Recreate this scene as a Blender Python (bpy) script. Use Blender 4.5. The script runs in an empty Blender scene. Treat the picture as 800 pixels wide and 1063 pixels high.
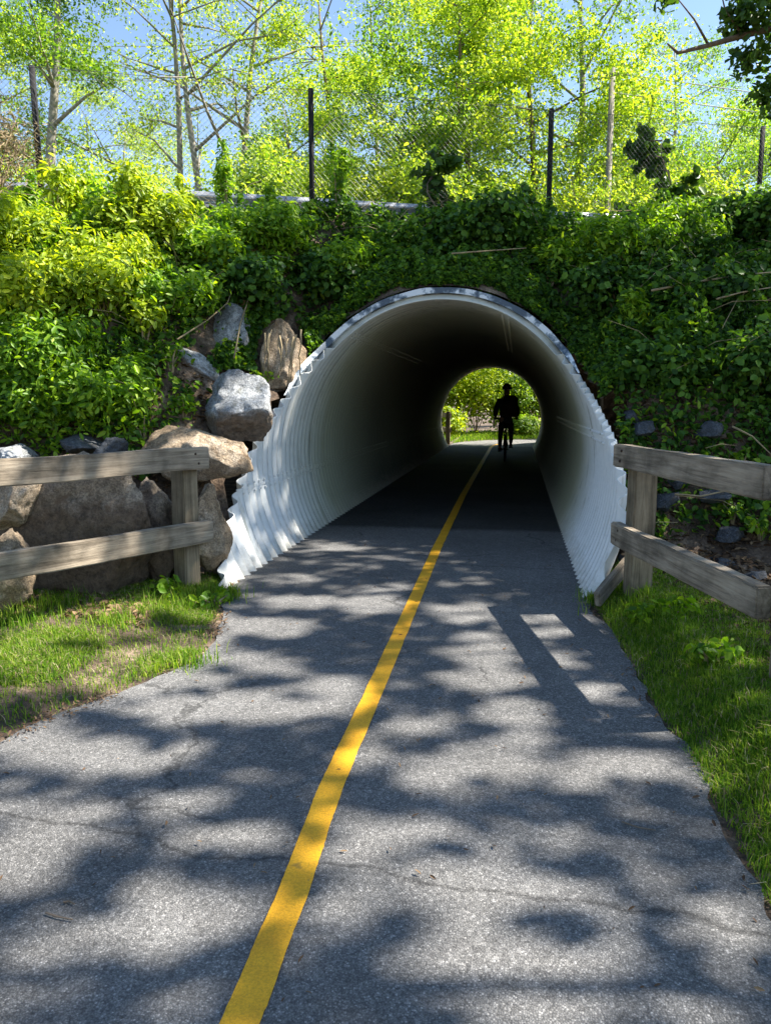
import bpy, bmesh, math, random
import numpy as np
from mathutils import Vector, Matrix, noise
from mathutils.bvhtree import BVHTree

random.seed(7); RNG = np.random.default_rng(7)
C = bpy.context.scene.collection
scn = bpy.context.scene
R = math.radians

# ------------------------------------------------------------ camera, world, sun, exposure
F, CX, CY = 800.0, 400.0, 531.5
PITCH, YAW, H = R(8.145), R(9.62), 1.5
cam = bpy.data.cameras.new('camera'); camo = bpy.data.objects.new('camera', cam); C.objects.link(camo)
cam.sensor_fit = 'VERTICAL'; cam.sensor_height = 36.0; cam.lens = F/1063.0*36.0
cam.clip_start = 0.05; cam.clip_end = 3000
camo.location = (0, 0, H); camo.rotation_euler = (R(90)-PITCH, 0, YAW)
scn.camera = camo
SUN = Vector((0.75, 0.22, 1.0)).normalized()
SUN_EL = math.asin(SUN.z); SUN_AZ = math.atan2(SUN.x, SUN.y)      # azimuth from +Y towards +X
w = bpy.data.worlds.new('World'); scn.world = w; w.use_nodes = True
wn = w.node_tree.nodes; wl = w.node_tree.links
bg = wn['Background']; sky = wn.new('ShaderNodeTexSky'); sky.sky_type = 'NISHITA'; sky.sun_disc = False
sky.sun_elevation = SUN_EL; sky.sun_rotation = SUN_AZ; sky.air_density = 1.1; sky.dust_density = 0.4; sky.ozone_density = 2.0
wl.new(sky.outputs[0], bg.inputs['Color']); bg.inputs['Strength'].default_value = 0.08
sl = bpy.data.lights.new('sun', 'SUN'); sl.energy = 5.0; sl.angle = R(0.5); sl.color = (1.0, 0.94, 0.84)
slo = bpy.data.objects.new('sun', sl); C.objects.link(slo)
slo.rotation_euler = SUN.to_track_quat('Z', 'Y').to_euler(); slo.location = (10, 10, 20)
vs = scn.view_settings; vs.view_transform = 'Standard'; vs.look = 'None'; vs.gamma = 1.0; vs.use_curve_mapping = False
vs.exposure = 1.68
cy = scn.cycles
cy.max_bounces = 8; cy.diffuse_bounces = 6; cy.transmission_bounces = 4; cy.glossy_bounces = 3; cy.transparent_max_bounces = 6
cy.use_denoising = True; cy.caustics_reflective = False; cy.caustics_refractive = False

# ------------------------------------------------------------ camera maths (for masks only)
fw = Vector((-math.sin(YAW)*math.cos(PITCH), math.cos(YAW)*math.cos(PITCH), -math.sin(PITCH)))
rt = Vector((math.cos(YAW), math.sin(YAW), 0)); up = rt.cross(fw)
EYE = Vector((0, 0, H))
def ray(px, py): return (rt*((px-CX)/F) - up*((py-CY)/F) + fw).normalized()
def gnd(px, py, z=0.0):
    d = ray(px, py); return EYE + d*((z-H)/d.z)
def proj(p):
    v = Vector(p)-EYE; q = v.dot(fw)
    if q < 0.05: return None
    return CX+F*v.dot(rt)/q, CY-F*v.dot(up)/q, q

# ------------------------------------------------------------ object helpers
def tag(o, label=None, cat=None, group=None, kind=None):
    if label: o['label'] = label
    if cat: o['category'] = cat
    if group: o['group'] = group
    if kind: o['kind'] = kind
    return o
def empty(name, loc, label=None, cat=None, group=None, rz=0):
    o = bpy.data.objects.new(name, None); C.objects.link(o); o.location = loc; o.rotation_euler = (0, 0, rz)
    o.empty_display_size = 0.1
    return tag(o, label, cat, group)
def link(name, me, mat, parent=None, smooth=False, world=True):
    o = bpy.data.objects.new(name, me); C.objects.link(o)
    if mat is not None and len(me.materials) == 0: me.materials.append(mat)
    if smooth: me.polygons.foreach_set('use_smooth', [True]*len(me.polygons))
    if parent is not None:
        o.parent = parent
        if world:
            pm = Matrix.LocRotScale(parent.location, parent.rotation_euler, None)
            if parent.parent is not None:
                g = parent.parent
                pm = Matrix.LocRotScale(g.location, g.rotation_euler, None) @ parent.matrix_parent_inverse @ pm
            o.matrix_parent_inverse = pm.inverted()
    return o
def mesh_np(name, verts, faces):
    """verts Nx3, faces MxK numpy (all the same K)"""
    me = bpy.data.meshes.new(name); verts = np.asarray(verts, np.float32); faces = np.asarray(faces, np.int32)
    k = faces.shape[1]
    me.vertices.add(len(verts)); me.vertices.foreach_set('co', verts.ravel())
    me.loops.add(faces.size); me.loops.foreach_set('vertex_index', faces.ravel())
    me.polygons.add(len(faces)); me.polygons.foreach_set('loop_start', np.arange(0, faces.size, k, dtype=np.int32))
    me.update(calc_edges=True)
    return me
def mesh_bm(name, bm):
    me = bpy.data.meshes.new(name); bm.normal_update(); bm.to_mesh(me); bm.free(); return me
class MB:
    def __init__(s): s.v = []; s.f = []
    def add(s, vs_, fs): n = len(s.v); s.v += [tuple(p) for p in vs_]; s.f += [tuple(i+n for i in f) for f in fs]; return s
    def tube(s, pts, radii, n=8, cap=True):
        pts = [Vector(p) for p in pts]
        if not hasattr(radii, '__len__'): radii = [radii]*len(pts)
        vs_ = []; prev = None
        for i, p in enumerate(pts):
            d = (pts[min(i+1, len(pts)-1)]-pts[max(i-1, 0)]).normalized()
            a = prev if prev is not None else (Vector((0, 0, 1)) if abs(d.z) < .9 else Vector((1, 0, 0)))
            a = (a-d*a.dot(d)).normalized(); prev = a; b = d.cross(a)
            for k in range(n):
                t = 2*math.pi*k/n; vs_.append(p+(a*math.cos(t)+b*math.sin(t))*radii[i])
        fs = []
        for i in range(len(pts)-1):
            for k in range(n):
                fs.append((i*n+k, i*n+(k+1) % n, (i+1)*n+(k+1) % n, (i+1)*n+k))
        if cap: fs.append(tuple(range(n))[::-1]); fs.append(tuple((len(pts)-1)*n+k for k in range(n)))
        return s.add(vs_, fs)
    def box(s, c, size, M=None):
        c = Vector(c); hx, hy, hz = [q/2 for q in size]
        vs_ = []
        for z in (-hz, hz):
            for x, y in ((-hx, -hy), (hx, -hy), (hx, hy), (-hx, hy)):
                p = Vector((x, y, z)); p = (M @ p) if M else p; vs_.append(c+p)
        return s.add(vs_, [(3, 2, 1, 0), (4, 5, 6, 7), (0, 1, 5, 4), (1, 2, 6, 5), (2, 3, 7, 6), (3, 0, 4, 7)])
    def mesh(s, name):
        me = bpy.data.meshes.new(name); me.from_pydata(s.v, [], s.f); me.update(); return me
    def build(s, name, mat, parent=None, smooth=False): return link(name, s.mesh(name), mat, parent, smooth)

# ------------------------------------------------------------ materials
def mat(name):
    m = bpy.data.materials.new(name); m.use_nodes = True
    nt = m.node_tree; return m, nt, nt.nodes, nt.links, nt.nodes['Principled BSDF']
def node(nt, t, **kw):
    n = nt.nodes.new(t)
    for k, v in kw.items():
        if k in n.inputs: n.inputs[k].default_value = v
        else: setattr(n, k, v)
    return n
def ramp(nt, src, stops):
    r = nt.nodes.new('ShaderNodeValToRGB'); e = r.color_ramp.elements
    while len(e) < len(stops): e.new(0.5)
    for i, (p, c) in enumerate(stops):
        e[i].position = p; e[i].color = (c[0], c[1], c[2], 1) if hasattr(c, '__len__') else (c, c, c, 1)
    nt.links.new(src, r.inputs[0]); return r.outputs[0]
def mix(nt, fac, a, b, mode='MIX'):
    n = nt.nodes.new('ShaderNodeMix'); n.data_type = 'RGBA'; n.blend_type = mode
    for s, v in ((0, fac), (6, a), (7, b)):
        if hasattr(v, 'node'): nt.links.new(v, n.inputs[s])
        else: n.inputs[s].default_value = v if s == 0 else (v[0], v[1], v[2], 1)
    return n.outputs[2]
def tex(nt, scale, detail=4, rough=.55, coord='Object', vec=None, dist=0):
    if vec is None:
        tc = nt.nodes.new('ShaderNodeTexCoord'); vec = tc.outputs[coord]
    n = node(nt, 'ShaderNodeTexNoise', Scale=scale, Detail=detail, Roughness=rough, Distortion=dist)
    nt.links.new(vec, n.inputs['Vector']); return n.outputs['Fac']
def scaled(nt, s):
    tc = nt.nodes.new('ShaderNodeTexCoord'); mp = nt.nodes.new('ShaderNodeMapping'); mp.inputs['Scale'].default_value = s
    nt.links.new(tc.outputs['Object'], mp.inputs[0]); return mp.outputs[0]
def bump(nt, bsdf, h, strength=.5, dist=.01):
    b = node(nt, 'ShaderNodeBump', Strength=strength, Distance=dist); nt.links.new(h, b.inputs['Height'])
    nt.links.new(b.outputs[0], bsdf.inputs['Normal'])
def math_(nt, op, a, b=0.0):
    n = nt.nodes.new('ShaderNodeMath'); n.operation = op
    for i, v in enumerate((a, b)):
        if hasattr(v, 'node'): nt.links.new(v, n.inputs[i])
        else: n.inputs[i].default_value = v
    return n.outputs[0]

def leaf_mat(name, cols, trans=.5, tcol=None, rough=.45, big=.6, spec=.35):
    """cols: dark, mid, light base colours of the leaves; varied per leaf and per clump"""
    m, nt, N, L, b = mat(name)
    geo = N.new('ShaderNodeNewGeometry')
    r = geo.outputs['Random Per Island']
    cl = tex(nt, big, 3)
    s = math_(nt, 'ADD', math_(nt, 'MULTIPLY', r, .62), math_(nt, 'MULTIPLY', cl, .48))
    col = ramp(nt, s, [(.22, cols[0]), (.5, cols[1]), (.82, cols[2])])
    L.new(col, b.inputs['Base Color']); b.inputs['Roughness'].default_value = rough
    b.inputs['Specular IOR Level'].default_value = spec
    tr = N.new('ShaderNodeBsdfTranslucent')
    tc = mix(nt, 1.0, col, tcol or (1.6, 1.5, .5), 'MULTIPLY')
    L.new(tc, tr.inputs['Color'])
    ms = N.new('ShaderNodeMixShader'); ms.inputs[0].default_value = trans
    L.new(b.outputs[0], ms.inputs[1]); L.new(tr.outputs[0], ms.inputs[2])
    L.new(ms.outputs[0], N['Material Output'].inputs['Surface'])
    return m
M = {}
M['ivy'] = leaf_mat('ivy_leaves', [(.015, .045, .010), (.05, .13, .02), (.13, .26, .035)], .4, spec=.2)
M['weed'] = leaf_mat('weed_leaves', [(.05, .13, .012), (.16, .31, .018), (.33, .48, .03)], .5, (1.5, 1.5, .4))
M['bright'] = leaf_mat('bright_leaves', [(.12, .21, .014), (.30, .42, .02), (.50, .58, .035)], .5, (1.5, 1.4, .4))
M['locust'] = leaf_mat('tree_leaves_yellow_green', [(.07, .16, .012), (.27, .41, .03), (.56, .64, .08)], .6, (1.42, 1.4, .5))
M['green'] = leaf_mat('tree_leaves_mid_green', [(.05, .12, .014), (.14, .27, .025), (.36, .50, .06)], .55, (1.35, 1.4, .5))
M['maple'] = leaf_mat('tree_leaves_dark_green', [(.02, .06, .012), (.05, .12, .018), (.10, .19, .03)], .4)
M['farleaf'] = leaf_mat('far_bush_leaves', [(.06, .14, .015), (.15, .27, .025), (.27, .38, .04)], .5)

def soil_material():
    m, nt, N, L, b = mat('soil')
    n1 = tex(nt, 3.0, 8, .65); n2 = tex(nt, 40, 5, .7)
    c = ramp(nt, n1, [(.3, (.035, .022, .014)), (.5, (.09, .06, .04)), (.68, (.30, .22, .155))])
    c2 = ramp(nt, n2, [(.35, .4), (.65, 1.5)])
    L.new(mix(nt, .8, c, c2, 'MULTIPLY'), b.inputs['Base Color']); b.inputs['Roughness'].default_value = .95
    bump(nt, b, n2, .8, .03); return m
M['soil'] = soil_material()
def asphalt_material():
    m, nt, N, L, b = mat('asphalt')
    tc = N.new('ShaderNodeTexCoord')
    v = node(nt, 'ShaderNodeTexVoronoi', Scale=190.0); L.new(tc.outputs['Object'], v.inputs['Vector'])
    v2 = node(nt, 'ShaderNodeTexVoronoi', Scale=75.0); L.new(tc.outputs['Object'], v2.inputs['Vector'])
    stone = N.new('ShaderNodeSeparateColor'); L.new(v.outputs['Color'], stone.inputs[0])
    stone2 = N.new('ShaderNodeSeparateColor'); L.new(v2.outputs['Color'], stone2.inputs[0])
    base = ramp(nt, stone.outputs[0], [(0, (.130, .129, .129)), (.5, (.180, .178, .176)), (.88, (.230, .225, .220)), (1.0, (.37, .36, .35))])
    base2 = ramp(nt, stone2.outputs[1], [(0, .72), (.8, 1.0), (.95, 1.15), (1.0, 1.32)])
    c = mix(nt, 1.0, base, base2, 'MULTIPLY')
    # gaps between the stones are dark binder
    gap = ramp(nt, v.outputs['Distance'], [(.35, 1.0), (.75, .45)])
    c = mix(nt, .7, c, gap, 'MULTIPLY')
    big = ramp(nt, tex(nt, .7, 6, .65), [(.3, .72), (.7, 1.2)])
    c = mix(nt, 1.0, c, big, 'MULTIPLY')
    mid = ramp(nt, tex(nt, 9, 6, .7), [(.3, .88), (.7, 1.1)])
    c = mix(nt, 1.0, c, mid, 'MULTIPLY')
    # wandering cracks and paving joints
    wv = tex(nt, 1.6, 3, .6)
    for rot, sc, th in ((0.08, .21, .0016), (1.45, .13, .0011)):
        mp = N.new('ShaderNodeMapping'); mp.inputs['Rotation'].default_value = (0, 0, rot); L.new(tc.outputs['Object'], mp.inputs[0])
        sp = N.new('ShaderNodeSeparateXYZ'); L.new(mp.outputs[0], sp.inputs[0])
        s = math_(nt, 'ADD', math_(nt, 'MULTIPLY', sp.outputs[1], sc), math_(nt, 'MULTIPLY', wv, .07))
        fr = math_(nt, 'ABSOLUTE', math_(nt, 'SUBTRACT', math_(nt, 'FRACT', s), .5))
        k = ramp(nt, fr, [(0, .35), (th, .6), (th*2, 1.0)])
        c = mix(nt, .75, c, k, 'MULTIPLY')
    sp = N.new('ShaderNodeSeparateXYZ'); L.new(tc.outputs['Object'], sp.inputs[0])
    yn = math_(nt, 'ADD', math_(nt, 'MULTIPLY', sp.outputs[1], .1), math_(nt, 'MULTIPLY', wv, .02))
    old = ramp(nt, yn, [(.905, 1.0), (.925, .42)])  # tunnel shade put into the asphalt colour, paler past the far mouth
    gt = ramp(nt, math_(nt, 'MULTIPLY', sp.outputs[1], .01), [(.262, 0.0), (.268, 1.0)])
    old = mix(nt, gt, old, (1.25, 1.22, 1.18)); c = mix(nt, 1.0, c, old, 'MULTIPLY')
    dn = node(nt, 'ShaderNodeTexNoise', Scale=2.5, Detail=6.0, Roughness=.65); L.new(tc.outputs['Object'], dn.inputs['Vector'])
    va = N.new('ShaderNodeVectorMath'); va.operation = 'SCALE'; va.inputs['Scale'].default_value = .45; L.new(dn.outputs['Color'], va.inputs[0])
    vb = N.new('ShaderNodeVectorMath'); vb.operation = 'ADD'; L.new(tc.outputs['Object'], vb.inputs[0]); L.new(va.outputs[0], vb.inputs[1])
    vc = node(nt, 'ShaderNodeTexVoronoi', Scale=.62, feature='DISTANCE_TO_EDGE'); L.new(vb.outputs[0], vc.inputs['Vector'])
    ck = ramp(nt, vc.outputs['Distance'], [(0, 1.0), (.0035, .8), (.009, 0.0)])
    cm = ramp(nt, tex(nt, .9, 2, .5), [(.50, 0.0), (.58, 1.0)])
    c = mix(nt, math_(nt, 'MULTIPLY', ck, math_(nt, 'MULTIPLY', cm, .7)), c, (.03, .03, .03))
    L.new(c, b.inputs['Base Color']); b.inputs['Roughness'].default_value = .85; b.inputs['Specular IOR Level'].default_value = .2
    h = math_(nt, 'ADD', math_(nt, 'MULTIPLY', v.outputs['Distance'], -1.0), math_(nt, 'MULTIPLY', stone.outputs[1], .6))
    bump(nt, b, h, .55, .006)
    return m
M['asphalt'] = asphalt_material()
def yellow_material():
    m, nt, N, L, b = mat('yellow_paint')
    tc = N.new('ShaderNodeTexCoord')
    n = tex(nt, 55, 4, .7); n2 = tex(nt, 5, 5, .6); n3 = tex(nt, 11, 3, .5)
    c = ramp(nt, n2, [(.3, (.66, .31, .006)), (.7, (.84, .43, .012))])
    worn = ramp(nt, math_(nt, 'ADD', n, math_(nt, 'MULTIPLY', n2, .25)), [(.40, .9), (.47, 0.0)])
    c = mix(nt, worn, c, (.18, .14, .07))
    dirt = ramp(nt, n3, [(.24, .7), (.32, 0.0)])
    c = mix(nt, dirt, c, (.22, .13, .03))
    gr = ramp(nt, tex(nt, 130, 3, .8), [(.35, .72), (.6, 1.12)]); c = mix(nt, .8, c, gr, 'MULTIPLY')
    L.new(c, b.inputs['Base Color']); b.inputs['Roughness'].default_value = .65
    v = node(nt, 'ShaderNodeTexVoronoi', Scale=150.0); L.new(tc.outputs['Object'], v.inputs['Vector'])
    bump(nt, b, v.outputs['Distance'], .4, .004); return m
M['yellow'] = yellow_material()
def steel_paint():
    """white enamelled corrugated steel with algae and grime; the shade deep in the pipe is put into the colour"""
    m, nt, N, L, b = mat('white_painted_steel')
    tc = N.new('ShaderNodeTexCoord'); sp = N.new('ShaderNodeSeparateXYZ'); L.new(tc.outputs['Object'], sp.inputs[0])
    y = sp.outputs[1]; z = sp.outputs[2]; x = sp.outputs[0]
    nz = tex(nt, 1.3, 6, .65); nf = tex(nt, 14, 5, .7)
    yy = math_(nt, 'ADD', y, math_(nt, 'MULTIPLY', nz, 1.0))
    white = ramp(nt, nf, [(.3, (.70, .72, .72)), (.7, (.80, .81, .80))])
    # olive algae film
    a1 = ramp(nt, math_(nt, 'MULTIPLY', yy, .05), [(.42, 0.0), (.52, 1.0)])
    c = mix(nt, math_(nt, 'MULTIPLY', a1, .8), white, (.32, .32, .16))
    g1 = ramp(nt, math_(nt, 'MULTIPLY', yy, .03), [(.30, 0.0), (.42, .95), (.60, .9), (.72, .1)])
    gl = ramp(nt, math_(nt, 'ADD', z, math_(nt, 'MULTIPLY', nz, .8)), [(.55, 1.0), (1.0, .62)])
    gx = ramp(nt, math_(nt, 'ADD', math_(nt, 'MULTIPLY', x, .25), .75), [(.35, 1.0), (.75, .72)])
    c = mix(nt, math_(nt, 'MULTIPLY', math_(nt, 'MULTIPLY', g1, gl), gx), c, (.105, .108, .09))  # grime plus painted shade of the pipe's depth, fading towards the far mouth
    # drips and scuffs
    vv = scaled(nt, (6, 18, 1.2)); st = tex(nt, 1.0, 5, .7, vec=vv)
    stm = ramp(nt, st, [(.56, 0.0), (.70, .6)])
    c = mix(nt, stm, c, (.25, .24, .17))
    low = ramp(nt, math_(nt, 'ADD', z, math_(nt, 'MULTIPLY', nf, .45)), [(.14, .8), (.42, 0.0)])
    c = mix(nt, low, c, (.40, .37, .30))
    L.new(c, b.inputs['Base Color']); b.inputs['Roughness'].default_value = .34
    bump(nt, b, nf, .08, .004); return m
M['steel'] = steel_paint()
def rim_material():
    m, nt, N, L, b = mat('patchy_rim_coating')
    n = tex(nt, 5, 4, .6)
    c = ramp(nt, n, [(.44, (.06, .09, .13)), (.5, (.30, .36, .42)), (.54, (.72, .76, .80))])  # irregular patches from dark blue to pale white
    L.new(c, b.inputs['Base Color']); b.inputs['Roughness'].default_value = .5; return m
M['rim'] = rim_material()
def wood_material(name, dark, mid, light, axis=0):
    m, nt, N, L, b = mat(name)
    s = [1.3, 1.3, 1.3]; s = [22.0, 22.0, 22.0]; s[axis] = 1.1
    v = scaled(nt, s); g = tex(nt, 1.6, 8, .7, vec=v, dist=.6); k = tex(nt, 2.2, 5, .6); kn = tex(nt, 70, 3)
    c = ramp(nt, g, [(.28, dark), (.5, mid), (.74, light)])
    st = ramp(nt, k, [(.38, .32), (.5, .85), (.62, 1.2)])
    c = mix(nt, .8, c, st, 'MULTIPLY')
    L.new(c, b.inputs['Base Color']); b.inputs['Roughness'].default_value = .85; b.inputs['Specular IOR Level'].default_value = .25
    bump(nt, b, g, .6, .012); return m
M['wood'] = wood_material('weathered_timber', (.10, .078, .056), (.29, .238, .178), (.46, .39, .30))
M['postwood'] = wood_material('post_timber', (.09, .07, .045), (.24, .19, .125), (.38, .31, .21), 2)
def rock_material(name, a, b_, c_, low, lower_tint=None):
    m, nt, N, L, bs = mat(name)
    n1 = tex(nt, 1.8, 9, .68); n2 = tex(nt, 22, 6, .75); n3 = tex(nt, 6, 5, .6)
    c = ramp(nt, n1, [(.3, a), (.52, b_), (.7, c_)])
    sp = ramp(nt, n2, [(.34, .42), (.5, 1.0), (.66, 1.5)])
    c = mix(nt, .75, c, sp, 'MULTIPLY')
    n4 = tex(nt, 75, 4, .8); c = mix(nt, .8, c, ramp(nt, n4, [(.38, .5), (.5, 1.0), (.62, 1.5)]), 'MULTIPLY')
    li = ramp(nt, n3, [(.56, 0.0), (.66, .75)])
    c = mix(nt, li, c, low)
    if lower_tint:  # browner low on the stone, edge broken up by noise
        tc = N.new('ShaderNodeTexCoord'); sp_ = N.new('ShaderNodeSeparateXYZ'); L.new(tc.outputs['Generated'], sp_.inputs[0])
        zz = math_(nt, 'ADD', sp_.outputs[2], math_(nt, 'MULTIPLY', n3, .35))
        k = ramp(nt, zz, [(lower_tint[0], 1.0), (lower_tint[0]+.10, 0.0)])
        ks = mix(nt, 1.0, lower_tint[1], sp, 'MULTIPLY'); c = mix(nt, math_(nt, 'MULTIPLY', k, .85), c, ks)
    L.new(c, bs.inputs['Base Color']); bs.inputs['Roughness'].default_value = .9
    h = math_(nt, 'ADD', math_(nt, 'ADD', n1, math_(nt, 'MULTIPLY', n2, .4)), math_(nt, 'MULTIPLY', n4, .12)); bump(nt, bs, h, 1.0, .09); return m
M['rock_tan'] = rock_material('tan_granite', (.18, .12, .065), (.40, .30, .20), (.58, .50, .40), (.19, .12, .06))
M['rock_grey'] = rock_material('blue_grey_granite', (.16, .16, .15), (.34, .35, .36), (.52, .54, .56), (.13, .13, .09), (.55, (.16, .11, .065)))
M['rock_brown'] = rock_material('brown_granite', (.20, .15, .10), (.36, .29, .22), (.50, .43, .35), (.16, .10, .06), (.86, (.11, .068, .038)))
M['slate'] = rock_material('dark_slate', (.03, .033, .04), (.065, .072, .085), (.12, .135, .155), (.06, .05, .035))
def plain(name, col, rough=.6, metal=0.0, var=.25, sc=8):
    m, nt, N, L, b = mat(name)
    n = tex(nt, sc, 5, .6); c = ramp(nt, n, [(.3, tuple(q*(1-var) for q in col)), (.7, tuple(q*(1+var) for q in col))])
    L.new(c, b.inputs['Base Color']); b.inputs['Roughness'].default_value = rough; b.inputs['Metallic'].default_value = metal
    return m
M['galv'] = plain('galvanised_steel', (.42, .43, .44), .45, .75, .2)
M['black_steel'] = plain('black_coated_steel', (.006, .006, .007), .9, .0, .3, 20)
M['wire'] = plain('dark_fence_wire', (.07, .075, .075), .5, .4, .2)
M['bark'] = plain('tree_bark', (.16, .12, .085), .95, 0, .45, 9)
M['palebark'] = plain('pale_grey_bark', (.26, .235, .20), .95, 0, .4, 7)
M['stem'] = plain('dry_stem', (.30, .23, .13), .9, 0, .4, 12)
M['deadleaf'] = leaf_mat('dead_leaves', [(.05, .028, .015), (.13, .075, .04), (.26, .17, .09)], .15, (1.1, 1.0, .8), .8)
M['grass'] = leaf_mat('grass_blades', [(.045, .12, .012), (.13, .26, .022), (.31, .40, .06)], .5, (1.3, 1.35, .4), .7, 2.2, spec=.08)
M['straw'] = leaf_mat('dry_grass', [(.16, .12, .06), (.32, .26, .14), (.48, .42, .26)], .3, (1.1, 1.1, .8), .8, 2.0, spec=.08)
M['cloth'] = plain('dark_clothing', (.022, .024, .032), .85, 0, .3)
M['skin'] = plain('tanned_skin', (.32, .17, .11), .6, 0, .1)
M['helmet'] = plain('black_plastic', (.012, .012, .013), .35, 0, .2)
M['rubber'] = plain('tyre_rubber', (.015, .015, .015), .8, 0, .2)
M['bikepaint'] = plain('black_bicycle_paint', (.02, .02, .022), .3, .2, .1)
M['bag'] = plain('dark_red_black_nylon', (.035, .012, .013), .8, 0, .3)
M['rust'] = plain('rusty_steel', (.06, .035, .022), .8, .3, .4, 60)
M['poleWood'] = plain('grey_pole_timber', (.25, .225, .195), .9, 0, .3, 4)

# ------------------------------------------------------------ terrain
XC, ZC, AA, BB = -.87, .9, 1.68, 1.75
RE = [(.9, -5), (.85, 0), (.78, 2.2), (.78, 2.6), (.76, 3.15), (.70, 4.0), (.66, 4.9), (.60, 5.7), (.57, 6.2), (.56, 9), (.56, 25.5), (.65, 27), (.9, 27.6), (1.5, 28.2), (2.3, 28.8), (4.2, 29.3), (7, 29.6), (10, 29.8), (14, 30)]
P0 = np.array([-6.83, 10.06]); NN = np.array([.3665, -.9304]); UU = np.array([.9304, .3665])
def sm(a, b, x): t = np.clip((x-a)/(b-a), 0, 1); return t*t*(3-2*t)
RIML = ([5.0, 5.75, 6.0, 6.65, 7.3, 8.1, 8.7], [0, .06, .2, .6, 1.1, 1.57, 2.3])
RIMR = ([5.0, 5.8, 6.15, 6.6, 7.4, 8.3, 8.7], [0, .3, .9, 1.1, 1.38, 1.75, 2.3])
def height(x, y):
    x = np.asarray(x, float); y = np.asarray(y, float)
    s = (x-P0[0])*NN[0]+(y-P0[1])*NN[1]
    st = 5.0+1.1*sm(-3, 1.2, x)+.25*np.clip(x-1.2, 0, 3)
    r = s/st
    hn = np.interp(r, [0, .12, .62, .82, .96, 1.03], [4.15, 4.0, 2.95, 1.6, .3, 0.0])
    hf = np.interp(-s, [9, 10, 12.6, 15.5], [4.15, 4.0, 2.95, 0.0])
    h = np.where(s > 0, hn, np.where(s > -9, 4.15, hf))
    # bumps on the slopes
    bmp = .10*np.sin(x*2.1+y*1.3)+.07*np.sin(x*4.3-y*3.1)+.05*np.sin(x*7.7+y*6.1)
    h = h+np.where((h > .15) & (h < 4.0), bmp, 0)
    d = np.abs(x-XC)-AA-.02
    cap = np.where(x < XC, np.interp(y, *RIML), np.interp(y, *RIMR))-.06+np.clip(d, 0, 9)*1.15
    q = np.clip(1-((x-XC)/(AA+.12))**2, 0, 1); top = ZC+(BB+.10)*np.sqrt(q)
    capb = np.maximum(top, 2.1)+np.clip(d, 0, 9)*1.15+np.clip(y-8.95, 0, 99)*1.25
    h = np.where(y < 8.7, np.minimum(h, np.maximum(cap, 0.0)), np.where(y < 15, np.minimum(h, capb), h))
    # soil over the pipe
    inside = np.abs(x-XC) < AA+.12
    h = np.where(inside & (y >= 8.7) & (y < 26.2), np.maximum(h, top), h)
    h = np.where(inside & ((y < 8.7) | (y > 26.2)), 0.0, h)
    # verges a little higher than the path, micro relief
    off = np.maximum(x-.9, np.maximum(-2.4-x, 0)); flat = (h < .30)
    h = h+np.where(flat & (y < 9) & (np.abs(x) < 12), .05*sm(0, .7, off)+.02*np.sin(x*5+y*3.7)*sm(.2, .8, off), 0)
    xe = np.interp(y, [p[1] for p in RE], [p[0] for p in RE])
    vg = (.16*sm(.06, .36, x-xe)*(1-sm(6.2, 6.8, y))+.07*sm(-2.2, -2.7, x))*sm(-2, 0, y)*(1-sm(8, 9, y))
    h = np.maximum(h, np.where(y < 9, vg, -1))
    return h-.012
def grid(x0, x1, y0, y1, step):
    xs = np.arange(x0, x1+1e-6, step); ys = np.arange(y0, y1+1e-6, step)
    X, Y = np.meshgrid(xs, ys); Z = height(X, Y); n, m = X.shape
    V = np.stack([X, Y, Z], -1).reshape(-1, 3)
    i = (np.arange(n-1)[:, None]*m+np.arange(m-1)[None, :]).ravel()
    Fc = np.stack([i, i+1, i+m+1, i+m], -1)
    return V, Fc
V, Fc = grid(-16, 16, -4, 44, .12)
zc = V[Fc][:, :, 2]; xc_ = V[Fc][:, :, 0].mean(1); yc_ = V[Fc][:, :, 1].mean(1)
jump = (zc.max(1)-zc.min(1)) > .75
keep = ~(jump & (np.abs(xc_-XC) < AA+.25))
# nothing of the ground stands inside the pipe
keep &= ~((np.abs(xc_-XC) < AA-.25) & (yc_ > 8.7) & (yc_ < 26.1) & (zc.mean(1) < 1.0))
me = mesh_np('embankment', V, Fc[keep])
embankment = tag(link('embankment', me, M['soil'], smooth=True), kind='structure')
TER = BVHTree.FromPolygons([tuple(v) for v in V], [tuple(f) for f in Fc[keep].tolist()])
def hit(px, py):
    r = TER.ray_cast(EYE, ray(px, py)); return r[0]
def gz(x, y): return float(height(x, y))
# the ground as one sheet to the horizon
S = 900
me = mesh_np('ground', [(-S, -S, -.03), (S, -S, -.03), (S, S, -.03), (-S, S, -.03)], [(0, 1, 2, 3)])
tag(link('ground', me, M['soil']), kind='structure')

# ------------------------------------------------------------ the path
LE = [(-2.6, -5), (-2.4, 0), (-2.3, 2.0), (-2.24, 2.92), (-2.14, 3.21), (-1.96, 3.69), (-1.82, 4.1), (-1.86, 4.5), (-2.05, 5.1), (-2.28, 5.6), (-2.30, 6.5), (-2.30, 9), (-2.30, 25.5), (-2.35, 27.5), (-2.1, 29), (-1.2, 30.6), (1.0, 31.9), (4.0, 32.6), (10, 33)]
def poly_at(P, n):
    P = np.array(P); seg = np.hypot(*np.diff(P, axis=0).T); t = np.concatenate([[0], np.cumsum(seg)]); t /= t[-1]
    u = np.linspace(0, 1, n); return np.stack([np.interp(u, t, P[:, 0]), np.interp(u, t, P[:, 1])], -1)
def by_y(P, ys): P = np.array(P); return np.interp(ys, P[:, 1], P[:, 0])
ysA = np.concatenate([np.arange(-5, 6.2, .04), np.arange(6.2, 26.5, .3)])
rows = []
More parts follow.
